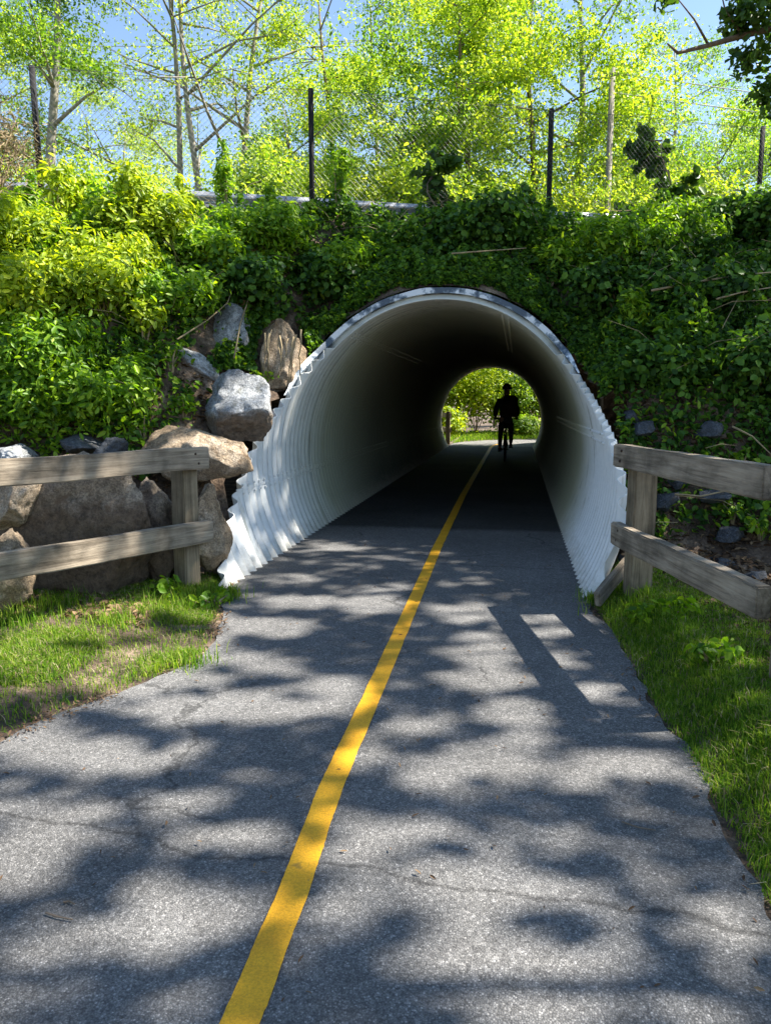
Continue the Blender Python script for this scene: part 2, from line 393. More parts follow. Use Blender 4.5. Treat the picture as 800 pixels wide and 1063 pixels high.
for y in ysA:
    l = by_y(LE[:14], y); r = by_y(RE[:12], y)
    if y < 6.0:
        l += .09*noise.noise((y*1.7, 3, 0))+.03*noise.noise((y*7, 5, 0))+.015*noise.noise((y*25, 5, 0))
        r += .08*noise.noise((y*1.7, 9, 0))+.035*noise.noise((y*6, 15, 0))+.018*noise.noise((y*25, 5, 0))
    rows.append([(l+(r-l)*k/10, y, .0+.0) for k in range(11)])
lB = poly_at([p for p in LE if p[1] >= 27.5 or p == (-2.30, 25.5)], 24); rB = poly_at([p for p in RE if p[1] > 26.9 or p == (.56, 25.5)], 24)
lB[0] = (by_y(LE[:14], 26.45), 26.45); rB[0] = (by_y(RE[:12], 26.45), 26.45)
for a, b_ in zip(lB[1:], rB[1:]):
    if a[1] < 26.9 or b_[1] < 26.6: continue
    rows.append([(a[0]+(b_[0]-a[0])*k/10, a[1]+(b_[1]-a[1])*k/10, 0.0) for k in range(11)])
V2 = []; F2 = []
for i, rw in enumerate(rows):
    V2 += rw
    if i:
        for k in range(10): a = (i-1)*11+k; F2.append((a, a+1, a+12, a+11))
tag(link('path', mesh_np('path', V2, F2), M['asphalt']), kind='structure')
YC = [(-.62, -5), (-.62, 0), (-.63, 1.6), (-.645, 2.09), (-.685, 2.75), (-.705, 3.97), (-.735, 5.5), (-.785, 7.8), (-.835, 12.5), (-.84, 25.5), (-.8, 27), (-.5, 28.6)]
ys = np.concatenate([np.arange(-5, 10, .02), np.arange(10, 28.5, .3)]); V3 = []; F3 = []
for i, y in enumerate(ys):
    c = by_y(YC, y); hw = .048
    e1 = .004*noise.noise((y*5, 1, 0))+.0025*noise.noise((y*40, 1, 0)); e2 = .004*noise.noise((y*5, 7, 0))+.0025*noise.noise((y*40, 7, 0))
    V3 += [(c-hw+e1, y, .005), (c+hw+e2, y, .005)]
    if i: F3.append((2*i-2, 2*i-1, 2*i+1, 2*i))
line = link('centre_line', mesh_np('centre_line', V3, F3), M['yellow']); tag(line, kind='structure')

# road on top of the embankment
V4 = []; 
for t in (-60, 60):
    for s in (-1.9, -8.2):
        p = P0+NN*s+UU*t; V4.append((p[0], p[1], 4.16))
M['road'] = plain('road_asphalt', (.07, .07, .072), .9, 0, .2, 5)
tag(link('road', mesh_np('road', V4, [(0, 2, 3, 1)]), M['road']), kind='structure')

# ------------------------------------------------------------ the corrugated tunnel
TH_R = [-33, -20, -8, 0, 8, 16, 28, 40, 60, 90, 120, 136, 157, 174, 190, 204, 213]
TY_R = [6.0, 5.85, 5.92, 6.15, 6.6, 7.35, 8.25, 8.68, 8.70, 8.70, 8.70, 8.67, 8.1, 7.3, 6.64, 6.0, 5.65]
PIT, AMP = .158, .038
def ell(th, off=0.0):
    c, s = math.cos(th), math.sin(th); n = Vector((c/AA, 0, s/BB)).normalized()
    return Vector((XC+AA*c, 0, ZC+BB*s))+n*off, n
def tube_pt(thd, y, off=0.0):
    p, n = ell(R(thd), off-AMP*math.cos(2*math.pi*y/PIT)); p.y = y; return p
tunnel = empty('corrugated_tunnel', (XC, 8.7, 0), 'white corrugated steel tunnel with a slanting toothed mouth under the green embankment', 'tunnel')
VB = []; FB_ = []; nb = 0
for ths, ysT in ((np.concatenate([np.arange(-33, 40, .4), np.arange(40, 136, 1.5), np.arange(136, 213.2, .4)]), np.arange(5.4, 9.3001, PIT/8)),
                 (np.linspace(-33, 213, 124), np.concatenate([[9.3], np.arange(9.3+PIT/8, 14, PIT/8), np.arange(14, 26.3, PIT/6)]))):
    Vt = np.zeros((len(ths), len(ysT), 3), np.float32); YY = np.zeros((len(ths), len(ysT))); ysT = np.array(ysT); ysT[-1] = 9.3 if ysT[-1] < 9.5 else ysT[-1]
    for i, t in enumerate(ths):
        y0 = float(np.interp(t, TH_R, TY_R)); p, n = ell(R(t)); yv = np.maximum(ysT, y0); YY[i] = yv
        rr = -AMP*np.cos(2*math.pi*yv/PIT)
        Vt[i, :, 0] = p.x+n.x*rr; Vt[i, :, 1] = yv; Vt[i, :, 2] = p.z+n.z*rr
    nn, mm = len(ths), len(ysT); i, j = np.meshgrid(np.arange(nn-1), np.arange(mm-1), indexing='ij')
    ok = (YY[i, j+1]-YY[i, j] > 1e-5) | (YY[i+1, j+1]-YY[i+1, j] > 1e-5)
    a = (i*mm+j)[ok]+nb; FB_.append(np.stack([a, a+mm, a+mm+1, a+1], -1)); VB.append(Vt.reshape(-1, 3)); nb += nn*mm
Vt = np.concatenate(VB); Ft = np.concatenate(FB_)
me = mesh_np('barrel', Vt.reshape(-1, 3), Ft)
bmm = bmesh.new(); bmm.from_mesh(me); bmesh.ops.remove_doubles(bmm, verts=bmm.verts, dist=1e-5); bmm.to_mesh(me); bmm.free()
TUN = BVHTree.FromPolygons([v.co.copy() for v in me.vertices], [tuple(p.vertices) for p in me.polygons])
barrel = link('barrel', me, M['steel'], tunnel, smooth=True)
so = barrel.modifiers.new('thick', 'SOLIDIFY'); so.thickness = .006; so.offset = 0
# the collar over the crown of the mouth
def collar(y0, y1, a0, a1, name):
    mb = MB(); A = np.linspace(a0, a1, 60); prof = [(-.005, y0), (.055, y0), (.055, y1), (-.005, y1)]
    vs_ = []; 
    for t in A:
        taper = min(1, (t-a0)/8, (a1-t)/8); taper = max(.15, taper)
        wob = .010*noise.noise((t*.13, 2, 0))
        yr = float(np.interp(t, TH_R, TY_R)) if y0 < 10 else y0
        for off, y in prof:
            p, n = ell(R(t), AMP+(off*taper if off > 0 else off)+wob*(off > 0)); p.y = yr+(y-y0)-.012; vs_.append(p)
    fs = []
    for k in range(len(A)-1):
        for q in range(4): fs.append((k*4+q, k*4+(q+1) % 4, k*4+4+(q+1) % 4, k*4+4+q))
    fs += [(3, 2, 1, 0), tuple(len(vs_)-4+q for q in range(4))]
    mb.add(vs_, fs); return mb.build(name, M['rim'], tunnel)
collar(8.70, 8.80, 30, 158, 'rim_collar')
# lap seams with their bolts
def seam(thd, y0, y1):
    mb = MB(); yv = np.arange(y0, y1, PIT/6); vs_ = []
    for y in yv:
        for dt, off in ((-.9, -.004), (-.9, -.012), (.9, -.012), (.9, -.004)): vs_.append(tube_pt(thd+dt*.45, y, off))
    fs = []
    for k in range(len(yv)-1):
        for q in range(4): fs.append((k*4+q, k*4+(q+1) % 4, k*4+4+(q+1) % 4, k*4+4+q))
    mb.add(vs_, fs)
    y = math.ceil(y0/PIT)*PIT
    while y < min(y1, 15):
        for dt in (-1.3, 1.3):
            p = tube_pt(thd+dt, y, -.002); _, n = ell(R(thd+dt)); q = p-n*.018
            mb.tube([p, q], [.013, .011], 6)
        y += PIT
    return mb.build('bolted_seam', M['steel'], tunnel)
for t, y0 in ((187, 6.75), (9.5, 6.85), (64, 8.8), (127.5, 8.8)): seam(t, y0, 26.1)

# earth packed round the outside of the mouth
vs_ = []; fs = []; A = np.linspace(20, 172, 100)
for k, t in enumerate(A):
    y0 = float(np.interp(t, TH_R, TY_R)); p = tube_pt(t, y0+.10, .115); _, n = ell(R(t))
    x2 = p.x+n.x*.42; y2 = y0+.18+.40*abs(n.z); z2 = max(gz(x2, y2), 0)+.01
    m_ = Vector(((p.x+x2)/2, (p.y+y2)/2, (p.z+z2)/2+.02))+noise.noise_vector((t*.2, 0, 0))*.04
    vs_ += [p, m_, Vector((x2, y2, z2))]
    if k: a = 3*k; fs += [(a-3, a-2, a+1, a), (a-2, a-1, a+2, a+1)]
SKIRT = np.array([tuple(q) for q in vs_]).reshape(-1, 3, 3)
mb = MB().add(vs_, fs); tag(mb.build('soil', M['soil'], None, True), kind='structure')

# ------------------------------------------------------------ boulders
def rock_mesh(name, size, seed, cuts=15, rough=.10, sub=5):
    bm = bmesh.new(); bmesh.ops.create_icosphere(bm, subdivisions=sub, radius=1.0)
    rnd = random.Random(seed); pl = []
    for k in range(cuts):
        v = Vector((rnd.gauss(0, 1), rnd.gauss(0, 1), rnd.gauss(0, 1))).normalized(); pl.append((v, rnd.uniform(.52, .8)))
    off = Vector((seed*3.1, seed*1.7, seed*.9))
    for v in bm.verts:
        p = v.co.copy()
        for n, d in pl:
            e = p.dot(n)-d
            if e > 0: p -= n*e*.985
        nn_ = noise.fractal(p*1.6+off, 1.0, 2.1, 3)*rough*.9+noise.fractal(p*5+off, .6, 2.2, 6)*rough*.5
        p += v.co.normalized()*nn_
        v.co = Vector((p.x*size[0]/1.6, p.y*size[1]/1.6, p.z*size[2]/1.6))
    return mesh_bm(name, bm)
ROCKS = []
def boulder(px, py, depth, wpx, hpx, dsz, mtl, seed, label, tilt=0, cat='boulder', name='boulder', group='boulders beside the left of the tunnel mouth', cuts=16, rough=.1):
    d = ray(px, py); d = d/(d.dot(fw)); c = EYE+d*depth
    k = depth/F
    me = rock_mesh(name, (wpx*k, dsz, hpx*k), seed, cuts, rough)
    o = link(name, me, M[mtl], smooth=True); o.location = c; o.rotation_euler = (0, tilt, YAW)
    tag(o, label, cat, group); ROCKS.append(o); return o
boulder(88, 558, 6.0, 150, 158, .7, 'rock_brown', 3, 'largest boulder, brown fronted with a pale flat top, behind the left wooden fence', -.06, cuts=14)
boulder(163, 556, 6.3, 60, 120, .6, 'rock_brown', 14, 'narrow brown boulder between the largest boulder and the left fence post', 0)
boulder(212, 548, 6.35, 46, 100, .5, 'rock_tan', 25, 'upright tan boulder just behind the left fence post, below the rounded tan one', .05)
boulder(206, 474, 6.9, 92, 68, .6, 'rock_tan', 31, 'rounded tan boulder sitting above the end of the left top rail', .1, cuts=13)
boulder(246, 424, 7.5, 80, 70, .7, 'rock_grey', 44, 'blue grey boulder with a domed top, second highest beside the tunnel mouth', -.03)
boulder(232, 358, 8.5, 66, 66, .6, 'rock_grey', 52, 'pale grey boulder half under ivy above the domed blue grey boulder', .1)
boulder(203, 378, 8.0, 60, 24, .5, 'rock_grey', 63, 'thin tilted slab of blue grey rock left of the domed boulder', .62)
boulder(293, 370, 8.45, 48, 78, .5, 'rock_tan', 71, 'tan boulder hung with dry roots, nearest the tunnel crown', 0)
boulder(160, 402, 7.7, 38, 60, .5, 'rock_tan', 83, 'pale tan boulder peeping out of the ivy, left of the tilted slab', .5)
boulder(6, 598, 5.3, 60, 84, .5, 'rock_tan', 92, 'squat tan boulder at the left edge below the lower rail', 0)
boulder(14, 474, 6.6, 50, 26, .5, 'rock_grey', 101, 'small pale rock above the left end of the top rail', 0, cat='rock', name='rock')
boulder(88, 462, 6.9, 46, 20, .4, 'slate', 113, 'small dark blue rock above the left top rail, left of a bigger lump', .2, cat='rock', name='rock')
boulder(113, 470, 6.7, 40, 24, .4, 'slate', 121, 'small dark blue rock above the middle of the left top rail', -.2, cat='rock', name='rock')
boulder(26, 520, 5.9, 60, 60, .5, 'rock_tan', 131, 'tan stone left of the largest boulder, seen between the two left rails', 0, cat='rock', name='rock')
# slate riprap on the right bank
SL = [(668, 447, 40, 22), (700, 452, 44, 20), (735, 448, 46, 26), (770, 462, 40, 24), (655, 434, 26, 18), (690, 520, 44, 24), (725, 540, 50, 26), (758, 556, 44, 22),
      (700, 560, 40, 20), (740, 515, 46, 22), (778, 530, 44, 26), (706, 498, 36, 20), (663, 415, 28, 20), (650, 400, 22, 14), (750, 586, 40, 20), (690, 425, 34, 18), (782, 600, 40, 22),
      (648, 520, 22, 20), (652, 556, 24, 20), (648, 580, 22, 18), (720, 425, 38, 20), (716, 596, 34, 14)]
slab_labels = ['flat', 'angular', 'broken', 'tilted', 'small']
spots = ['left above the top rail', 'in the middle above the top rail', 'above the top rail in a gap of the ivy', 'above the near end of the top rail', 'close to the toothed rim',
         'between the rails near the post', 'between the rails in the middle', 'just above the lower rail', 'low beside the post', 'between the rails below the ivy', 'between the rails at the frame edge',
         'right of the post under the top rail', 'beside the teeth of the rim', 'highest beside the rim', 'just behind the lower rail', 'under ivy above the post', 'behind the near end of the lower rail',
         'between the rim and the post at rail height', 'between the rim and the post lower down', 'lowest between the rim and the post', 'under the ivy above the top rail', 'on the leaf litter below the lower rail']
for k, (px, py, wx, hy) in enumerate(SL):
    if k in (1, 3, 6, 8, 10, 12, 13, 15, 20): continue
    h_ = hit(px, py)
    if h_ is None: continue
    dd = (h_-EYE).dot(fw)
    if dd > 14: continue
    boulder(px, py, dd-.05, wx*.72, hy*.72, wx/F*dd*.7, 'slate', 200+k*7, f'{slab_labels[k % 5]} dark slate stone {spots[k]}, right bank', random.uniform(-.5, .5), 'stone', 'riprap_stone', 'slate stones on the right bank', 16, .06)

# ------------------------------------------------------------ wooden fences
def rail(a, b, wdt, hgt, name, parent, seed=0, label=None):
    """square-sawn rail from a to b (centre line), slightly uneven and with softened edges"""
    a = Vector(a); b = Vector(b); L_ = (b-a).length; bm = bmesh.new()
    bmesh.ops.create_cube(bm, size=1.0)
    for v in bm.verts: v.co = Vector((v.co.x*L_, v.co.y*wdt, v.co.z*hgt))
    bmesh.ops.subdivide_edges(bm, edges=[e for e in bm.edges if abs((e.verts[0].co-e.verts[1].co).x) > .5*L_], cuts=24)
    for v in bm.verts:
        n_ = noise.noise_vector((v.co.x*1.3, seed*9.1, 0)); v.co.y += n_.y*.010; v.co.z += n_.z*.010
        v.co += noise.noise_vector((v.co.x*5+seed, v.co.y*20, v.co.z*20))*.004
    bmesh.ops.bevel(bm, geom=[e for e in bm.edges if e.calc_face_angle(0) > .9], offset=.009, segments=2, affect='EDGES')
    me = mesh_bm(name, bm); o = bpy.data.objects.new(name, me); C.objects.link(o); me.materials.append(M['wood'])
    me.polygons.foreach_set('use_smooth', [True]*len(me.polygons)); me.set_sharp_from_angle(angle=R(35))
    d = (b-a).normalized(); o.rotation_euler = d.to_track_quat('X', 'Z').to_euler(); o.location = (a+b)/2
    if parent: o.parent = parent; o.matrix_parent_inverse = Matrix.LocRotScale(parent.location, parent.rotation_euler, None).inverted()
    if label: o['label'] = label
    return o
def post(x, y, z0, z1, w_, parent, rz, seed):
    bm = bmesh.new(); bmesh.ops.create_cube(bm, size=1.0); hh = z1-z0
    for v in bm.verts: v.co = Vector((v.co.x*w_, v.co.y*w_, v.co.z*hh))
    bmesh.ops.subdivide_edges(bm, edges=[e for e in bm.edges if abs((e.verts[0].co-e.verts[1].co).z) > .5*hh], cuts=10)
    for v in bm.verts: v.co += noise.noise_vector((v.co.x*9+seed, v.co.y*9, v.co.z*3))*.006
    bmesh.ops.bevel(bm, geom=[e for e in bm.edges if e.calc_face_angle(0) > .9], offset=.008, segments=2, affect='EDGES')
    me = mesh_bm('post', bm); o = bpy.data.objects.new('post', me); C.objects.link(o); me.materials.append(M['postwood'])
    me.polygons.foreach_set('use_smooth', [True]*len(me.polygons)); me.set_sharp_from_angle(angle=R(35))
    o.location = (x, y, (z0+z1)/2); o.rotation_euler = (0, 0, rz); o.parent = parent
    o.matrix_parent_inverse = Matrix.LocRotScale(parent.location, parent.rotation_euler, None).inverted(); return o
# right fence
fr = empty('wooden_fence', (.85, 5.8, 0), 'weathered two rail timber fence right of the path, running out of the frame', 'fence')
ra = Vector((.735, 5.86, 0)); rb = Vector((1.185, 3.86, 0)); rd = (rb-ra).normalized(); rn = Vector((-rd.y, rd.x, 0))
RH = .165; wr = .08
rail(ra+Vector((0, 0, 1.115)), rb+Vector((0, 0, 1.115)), wr, RH, 'rail', fr, 1)
rail(ra+Vector((.0, -.03, .54)), rb+Vector((0, -.02, .54)), wr, .165, 'rail', fr, 2)
pc = ra+rd*.16+rn*(wr/2+.082+.004)
post(pc.x, pc.y, -.1, 1.09, .16, fr, math.atan2(rd.y, rd.x), 5)
pc = rb+rd*.09+rn*(wr/2+.083+.004); post(pc.x, pc.y, -.1, 1.09, .16, fr, math.atan2(rd.y, rd.x), 6)
# left fence
fl = empty('wooden_fence', (-2.6, 5.75, 0), 'weathered two rail timber fence left of the path, in front of the boulders', 'fence')
la = Vector((-2.41, 5.76, 0)); lb = Vector((-3.42, 3.55, 0)); ld = (lb-la).normalized(); ln_ = Vector((ld.y, -ld.x, 0))
rail(la+Vector((0, 0, 1.06)), lb+Vector((0, 0, 1.08)), wr, .17, 'rail', fl, 3)
rail(la+Vector((.02, 0, .48)), lb+Vector((.02, 0, .50)), wr, .17, 'rail', fl, 4)
pc = la+ld*.13+ln_*(wr/2+.073+.004); post(pc.x, pc.y, -.2, 1.03, .15, fl, math.atan2(ld.y, ld.x), 7)
pc = lb-ld*.13+ln_*(wr/2+.073+.004); post(pc.x, pc.y, -.2, 1.03, .15, fl, math.atan2(ld.y, ld.x), 8)
pl_ = gnd(222, 596)
for (fo, a_, d_, n_, zz_, off) in ((fr, ra, rd, -rn, (1.115, .54), .16), (fl, la, ld, -ln_, (1.062, .483), .13)):
    for z_ in zz_:
        for dz_ in (-.035, .04):
            p = a_+d_*(off+dz_*.4)+n_*(wr/2-.004)+Vector((0, 0, z_+dz_)); MB().tube([p, p+n_*.010], [.011, .009], 8).build('bolt', M['rust'], fo, True)
# leaning board at the foot of the right wall
bd = rail((.60, 5.60, .08), (.86, 6.05, .26), .05, .12, 'timber_board', None, 12)
tag(bd, 'old grey timber board lying between the tunnel wall and the right fence post', 'board')

# ------------------------------------------------------------ chain link fence and guardrails on the crest
def crest(px, s, z=None):
    """point on the line at distance s from the crest line that projects near column px"""
    best = None
    for t in np.arange(-6, 40, .02):
        q = P0+NN*s+UU*t; p = proj((q[0], q[1], 4.6))
        if p and (best is None or abs(p[0]-px) < best[0]): best = (abs(p[0]-px), q)
    return best[1]
cf = empty('chain_link_fence', (P0[0], P0[1], 4.1), 'tall chain link fence with black posts along the top of the embankment', 'fence')
FT0, FT1, TOPZ = -8.0, 24.0, 6.12
FP0 = np.array([-6.72, 10.5]); FU = np.array([.9298, .3681])
for k in range(-2, 7):
    if k == 0: t = 0.0
    t = k*3.84
    p = FP0+FU*t
    lean = .04 if k == 0 else 0.0
    MB().tube([(p[0], p[1], 3.8), (p[0]-lean, p[1], TOPZ)], .042, 10).build('post', M['black_steel'], cf, True)
mb = MB(); wr_ = .0019; zb = 4.1
Hh = TOPZ-.02-zb; stp = .085
t = FT0-Hh
while t < FT1:
    for sgn in (1, -1):
        a0, a1 = t, t+Hh
        z0, z1 = (zb, zb+Hh) if sgn > 0 else (zb+Hh, zb)
        # bow the wire a little so that the sheet is not perfectly flat
        pts = []
        for f_ in (0, .5, 1.0):
            tt = a0+(a1-a0)*f_; q = FP0+FU*tt+NN*(.055+.004*sgn+.03*math.sin(tt*1.1))
            pts.append((q[0], q[1], z0+(z1-z0)*f_))
        mb.tube(pts, wr_, 3, cap=False)
    t += stp*1.0
mb.build('wire_mesh', M['wire'], cf)
for zz, rr in ((6.08, .0035), (5.3, .0025), (4.2, .004)):
    MB().tube([tuple((FP0+FU*t+NN*.05))+(zz+.012*math.sin(t*1.6),) for t in np.arange(FT0, FT1, .5)], rr, 5).build('tension_wire', M['wire'], cf)

def guardrail(s, z, t0, t1, label):
    g = empty('guardrail', tuple(P0+NN*s)+(4.1,), label, 'guardrail', 'guardrails along the road')
    prof = [(0.0, -.155), (.03, -.145), (.055, -.11), (.08, -.085), (.08, -.065), (.03, -.03), (.0, -.01), (0, .01), (.03, .03), (.08, .065), (.08, .085), (.055, .11), (.03, .145), (0, .155)]
    prof = [(a_*1.0, b_) for a_, b_ in prof]
    vs_ = []; T_ = np.arange(t0, t1, 1.0)
    for t in T_:
        for o_, zz in prof:
            q = P0+NN*(s+o_)+UU*t; vs_.append((q[0], q[1], z+zz+.01*math.sin(t*.7)))
    fs = []; n = len(prof)
    for k in range(len(T_)-1):
        for q in range(n-1): fs.append((k*n+q, k*n+q+1, k*n+n+q+1, k*n+n+q))
    b_ = MB().add(vs_, fs).build('beam', M['galv'], g); b_.modifiers.new('t', 'SOLIDIFY').thickness = .004
    for t in np.arange(t0+.5, t1, 1.9):
        q = P0+NN*(s-.06)+UU*t
        MB().box((q[0], q[1], z-.35), (.10, .12, .95), Matrix.Rotation(R(21.5), 3, 'Z')).build('post', M['poleWood'], g)
guardrail(-1.3, 4.64, -8, 26, 'near grey steel guardrail just behind the chain link fence')
guardrail(-8.6, 4.62, -6, 30, 'far grey steel guardrail on the other side of the road')

# ------------------------------------------------------------ light and shade as the photograph has them
# patches of sun in photo coordinates: (x, y, rx, ry, tilt_deg, strength)
LIT = [(90, 785, 100, 20, 0, 1), (20, 775, 60, 16, 0, 1), (240, 738, 118, 17, 0, 1), (272, 652, 52, 10, 0, 1), (272, 692, 40, 9, 0, .8), (345, 717, 34, 13, 0, .8), (310, 627, 36, 8, 0, .9), (388, 631, 36, 10, 0, 1),
       (180, 840, 50, 12, 0, 1), (236, 871, 58, 16, 0, 1), (50, 862, 75, 25, 0, .9), (20, 905, 50, 36, 0, .9), (165, 965, 95, 34, -15, 1), (25, 1030, 60, 30, 0, .9), (95, 1000, 70, 24, 0, .7), (380, 786, 36, 18, 0, .8), (372, 880, 34, 28, 0, .9), (345, 945, 34, 24, 0, .8),
       (485, 638, 40, 9, 0, 1), (495, 660, 26, 6, 0, .8), (500, 680, 40, 9, 0, 1), (512, 706, 42, 13, 0, 1), (530, 746, 44, 16, 0, 1), (490, 795, 82, 19, -14, 1), (425, 757, 38, 10, 0, .8), (648, 800, 72, 17, 8, 1), (560, 812, 60, 15, 0, .7), (430, 862, 58, 13, 8, 1),
       (590, 875, 44, 18, 0, .5), (500, 930, 100, 30, 0, .95), (430, 985, 60, 22, 0, .5), (530, 1012, 120, 40, 8, 1), (690, 932, 42, 26, 0, .7), (745, 985, 60, 34, 0, .7), (628, 990, 46, 36, 0, .5), (660, 1045, 80, 20, 0, .6),
       (560, 643, 50, 5, 0, 1), (575, 658, 40, 5, 0, 1), (578, 689, 26, 8, 0, 1), (610, 722, 34, 12, 0, .9), (350, 570, 30, 4, 0, .9), (370, 590, 40, 4, 0, .5), (300, 603, 30, 5, 0, .7), (400, 612, 30, 4, 0, .6), (290, 622, 40, 5, 0, .6),
       (70, 652, 80, 18, 0, 1), (120, 700, 100, 26, 0, 1), (190, 672, 60, 14, 0, .8), (30, 690, 50, 30, 0, .8), (150, 632, 50, 8, 0, .8), (70, 740, 60, 20, 0, .6), (210, 640, 30, 8, 0, .7),
       (100, 508, 60, 12, -12, .9), (205, 462, 42, 17, 0, 1), (228, 478, 18, 30, 0, .7), (245, 412, 34, 14, 0, .6), (30, 500, 40, 14, 0, .8), (55, 485, 60, 9, 0, .8), (150, 475, 40, 8, 0, .6), (110, 572, 110, 12, -10, .9), (196, 530, 14, 60, 0, .5), (215, 560, 12, 30, 0, .6), (60, 590, 30, 20, 0, .5), (150, 580, 20, 20, 0, .5),
       (300, 440, 4, 40, 8, .6), (311, 535, 8, 34, -16, .7), (252, 560, 10, 28, -22, .7), (240, 600, 14, 10, 0, .9), (325, 568, 12, 14, -30, .5),
       (232, 355, 16, 26, 0, .4), (300, 375, 14, 30, 0, .6), (162, 405, 14, 22, 0, .6), (14, 474, 14, 8, 0, .8),
       (10, 300, 110, 110, 0, 1), (60, 230, 130, 60, 0, 1), (70, 350, 80, 55, 0, .7), (150, 240, 70, 60, 0, .75), (120, 390, 60, 30, 0, .3), (215, 240, 50, 30, 0, .4), (200, 300, 40, 30, 0, .3), (130, 330, 60, 30, 0, .5),
       (420, 292, 50, 10, 0, .4), (480, 262, 40, 12, 0, .3), (330, 232, 80, 22, 0, .6), (290, 262, 40, 14, 0, .35), (520, 225, 50, 10, 0, .15), (660, 225, 120, 14, 0, .55), (650, 250, 70, 24, 0, .7), (740, 262, 60, 20, 0, .65), (560, 268, 30, 10, 0, .15), (770, 230, 40, 20, 0, .5),
       (625, 355, 14, 16, 0, .5), (650, 375, 18, 10, 0, .3), (740, 400, 60, 24, 0, .3), (700, 360, 40, 14, 0, .3), (640, 390, 20, 10, 0, .3), (690, 462, 50, 6, 5, .6), (670, 540, 20, 6, 20, .7), (735, 690, 16, 10, 0, .6), (700, 740, 60, 60, 0, .12), (770, 850, 40, 50, 0, .15), (650, 640, 30, 12, 0, .2),
       (640, 600, 25, 10, 0, .1)]
def lit_at(px, py):
    v = 0.0
    if py < 213: return 1.0
    for cx_, cy_, rx, ry, tl, s in LIT:
        dx = px-cx_; dy = py-cy_; rx *= 1.08; ry *= 1.12
        if abs(dx) > rx*1.6+20 or abs(dy) > ry*1.6+rx*.5: continue
        c, q = math.cos(R(tl)), math.sin(R(tl)); u = (dx*c+dy*q)/rx; w_ = (-dx*q+dy*c)/ry
        r = math.sqrt(u*u+w_*w_)
        v = max(v, s*max(0.0, min(1.0, (1.28-r)/.6)))
    return v

# ------------------------------------------------------------ leaves
def leaf_arrays(P, Nrm, size, aspect=.5, fold=.18, simple=False, rng=RNG):
    n = len(P); P = np.asarray(P, np.float64)
    Nrm = Nrm/np.linalg.norm(Nrm, axis=1, keepdims=True)
    r = rng.normal(size=(n, 3)); T = r-(r*Nrm).sum(1, keepdims=True)*Nrm; T /= np.linalg.norm(T, axis=1, keepdims=True)+1e-9
    B = np.cross(Nrm, T); L_ = (size*rng.uniform(.5, 1.5, n))[:, None]; W = L_*aspect*.5; Z = Nrm*fold*W*2
    if simple:
        v = np.stack([P-T*L_*.5, P+B*W+Z, P+T*L_*.5, P-B*W+Z], 1)
        f = (np.arange(n)*4)[:, None]+np.array([0, 1, 2, 3])[None]
        return v.reshape(-1, 3), f
    tip = P+T*L_*.5-Nrm*L_*.10
    v = np.stack([P-T*L_*.5, P-T*L_*.18+B*W+Z, P+T*L_*.22+B*W*.8+Z*.6, tip, P+T*L_*.22-B*W*.8+Z*.6, P-T*L_*.18-B*W+Z], 1)
    b0 = (np.arange(n)*6)[:, None]
    f = np.concatenate([b0+np.array([0, 1, 2, 3]), b0+np.array([0, 3, 4, 5])], 0)
    return v.reshape(-1, 3), f
def rand_unit(n, bias=(0, 0, 0), rng=RNG):
    v = rng.normal(size=(n, 3)); v /= np.linalg.norm(v, axis=1, keepdims=True); v = v+np.array(bias); return v/np.linalg.norm(v, axis=1, keepdims=True)

# ---- the shade trees right of the path, outside the picture for the most part
def occl(p):
    """first surface that a sun ray through p lights: terrain, tunnel or path"""
    best = None
    for T_ in (TER, TUN):
        r = T_.ray_cast(p, -SUN)
        if r[0] is not None and (best is None or r[3] < best[1]): best = (r[0], r[3])
    return best[0] if best else None
def canopy(n_try, trunks, seed):
    rng = np.random.default_rng(seed); rnd = random.Random(seed)
    out = [[] for _ in trunks]
    for _ in range(n_try):
        g = Vector((rng.uniform(-9.5, 6.0), rng.uniform(-1.5, 13.5), 0))
        hgt = rng.uniform(9.0, 16.0); p = g+SUN*(hgt/SUN.z)
        q = proj(p)
        if q and -20 < q[0] < 820 and -20 < q[1] < 1080 and not (q[0] > 735 and q[1] < 75+.8*(q[0]-735)): continue
        if p.x < -1.5: continue
        hp = occl(p)
        if hp is None: continue
        w_ = proj(hp)
        if w_ is None or not (-30 < w_[0] < 830 and -30 < w_[1] < 1090):
            l = .55+.9*noise.noise(hp*.8)
            l = max(0, min(1, l))
        else: l = lit_at(w_[0], w_[1])
        if rng.random() < min(1, l*1.25): continue
        k = min(range(len(trunks)), key=lambda i: (trunks[i][0]-p.x)**2+(trunks[i][1]-p.y)**2)
        out[k].append(p)
    return out
SH_TRUNKS = [(10.2, 3.2), (11.0, 8.4), (7.6, 13.6), (14.0, 12.8)]
CAN = canopy(70000, SH_TRUNKS, 5)
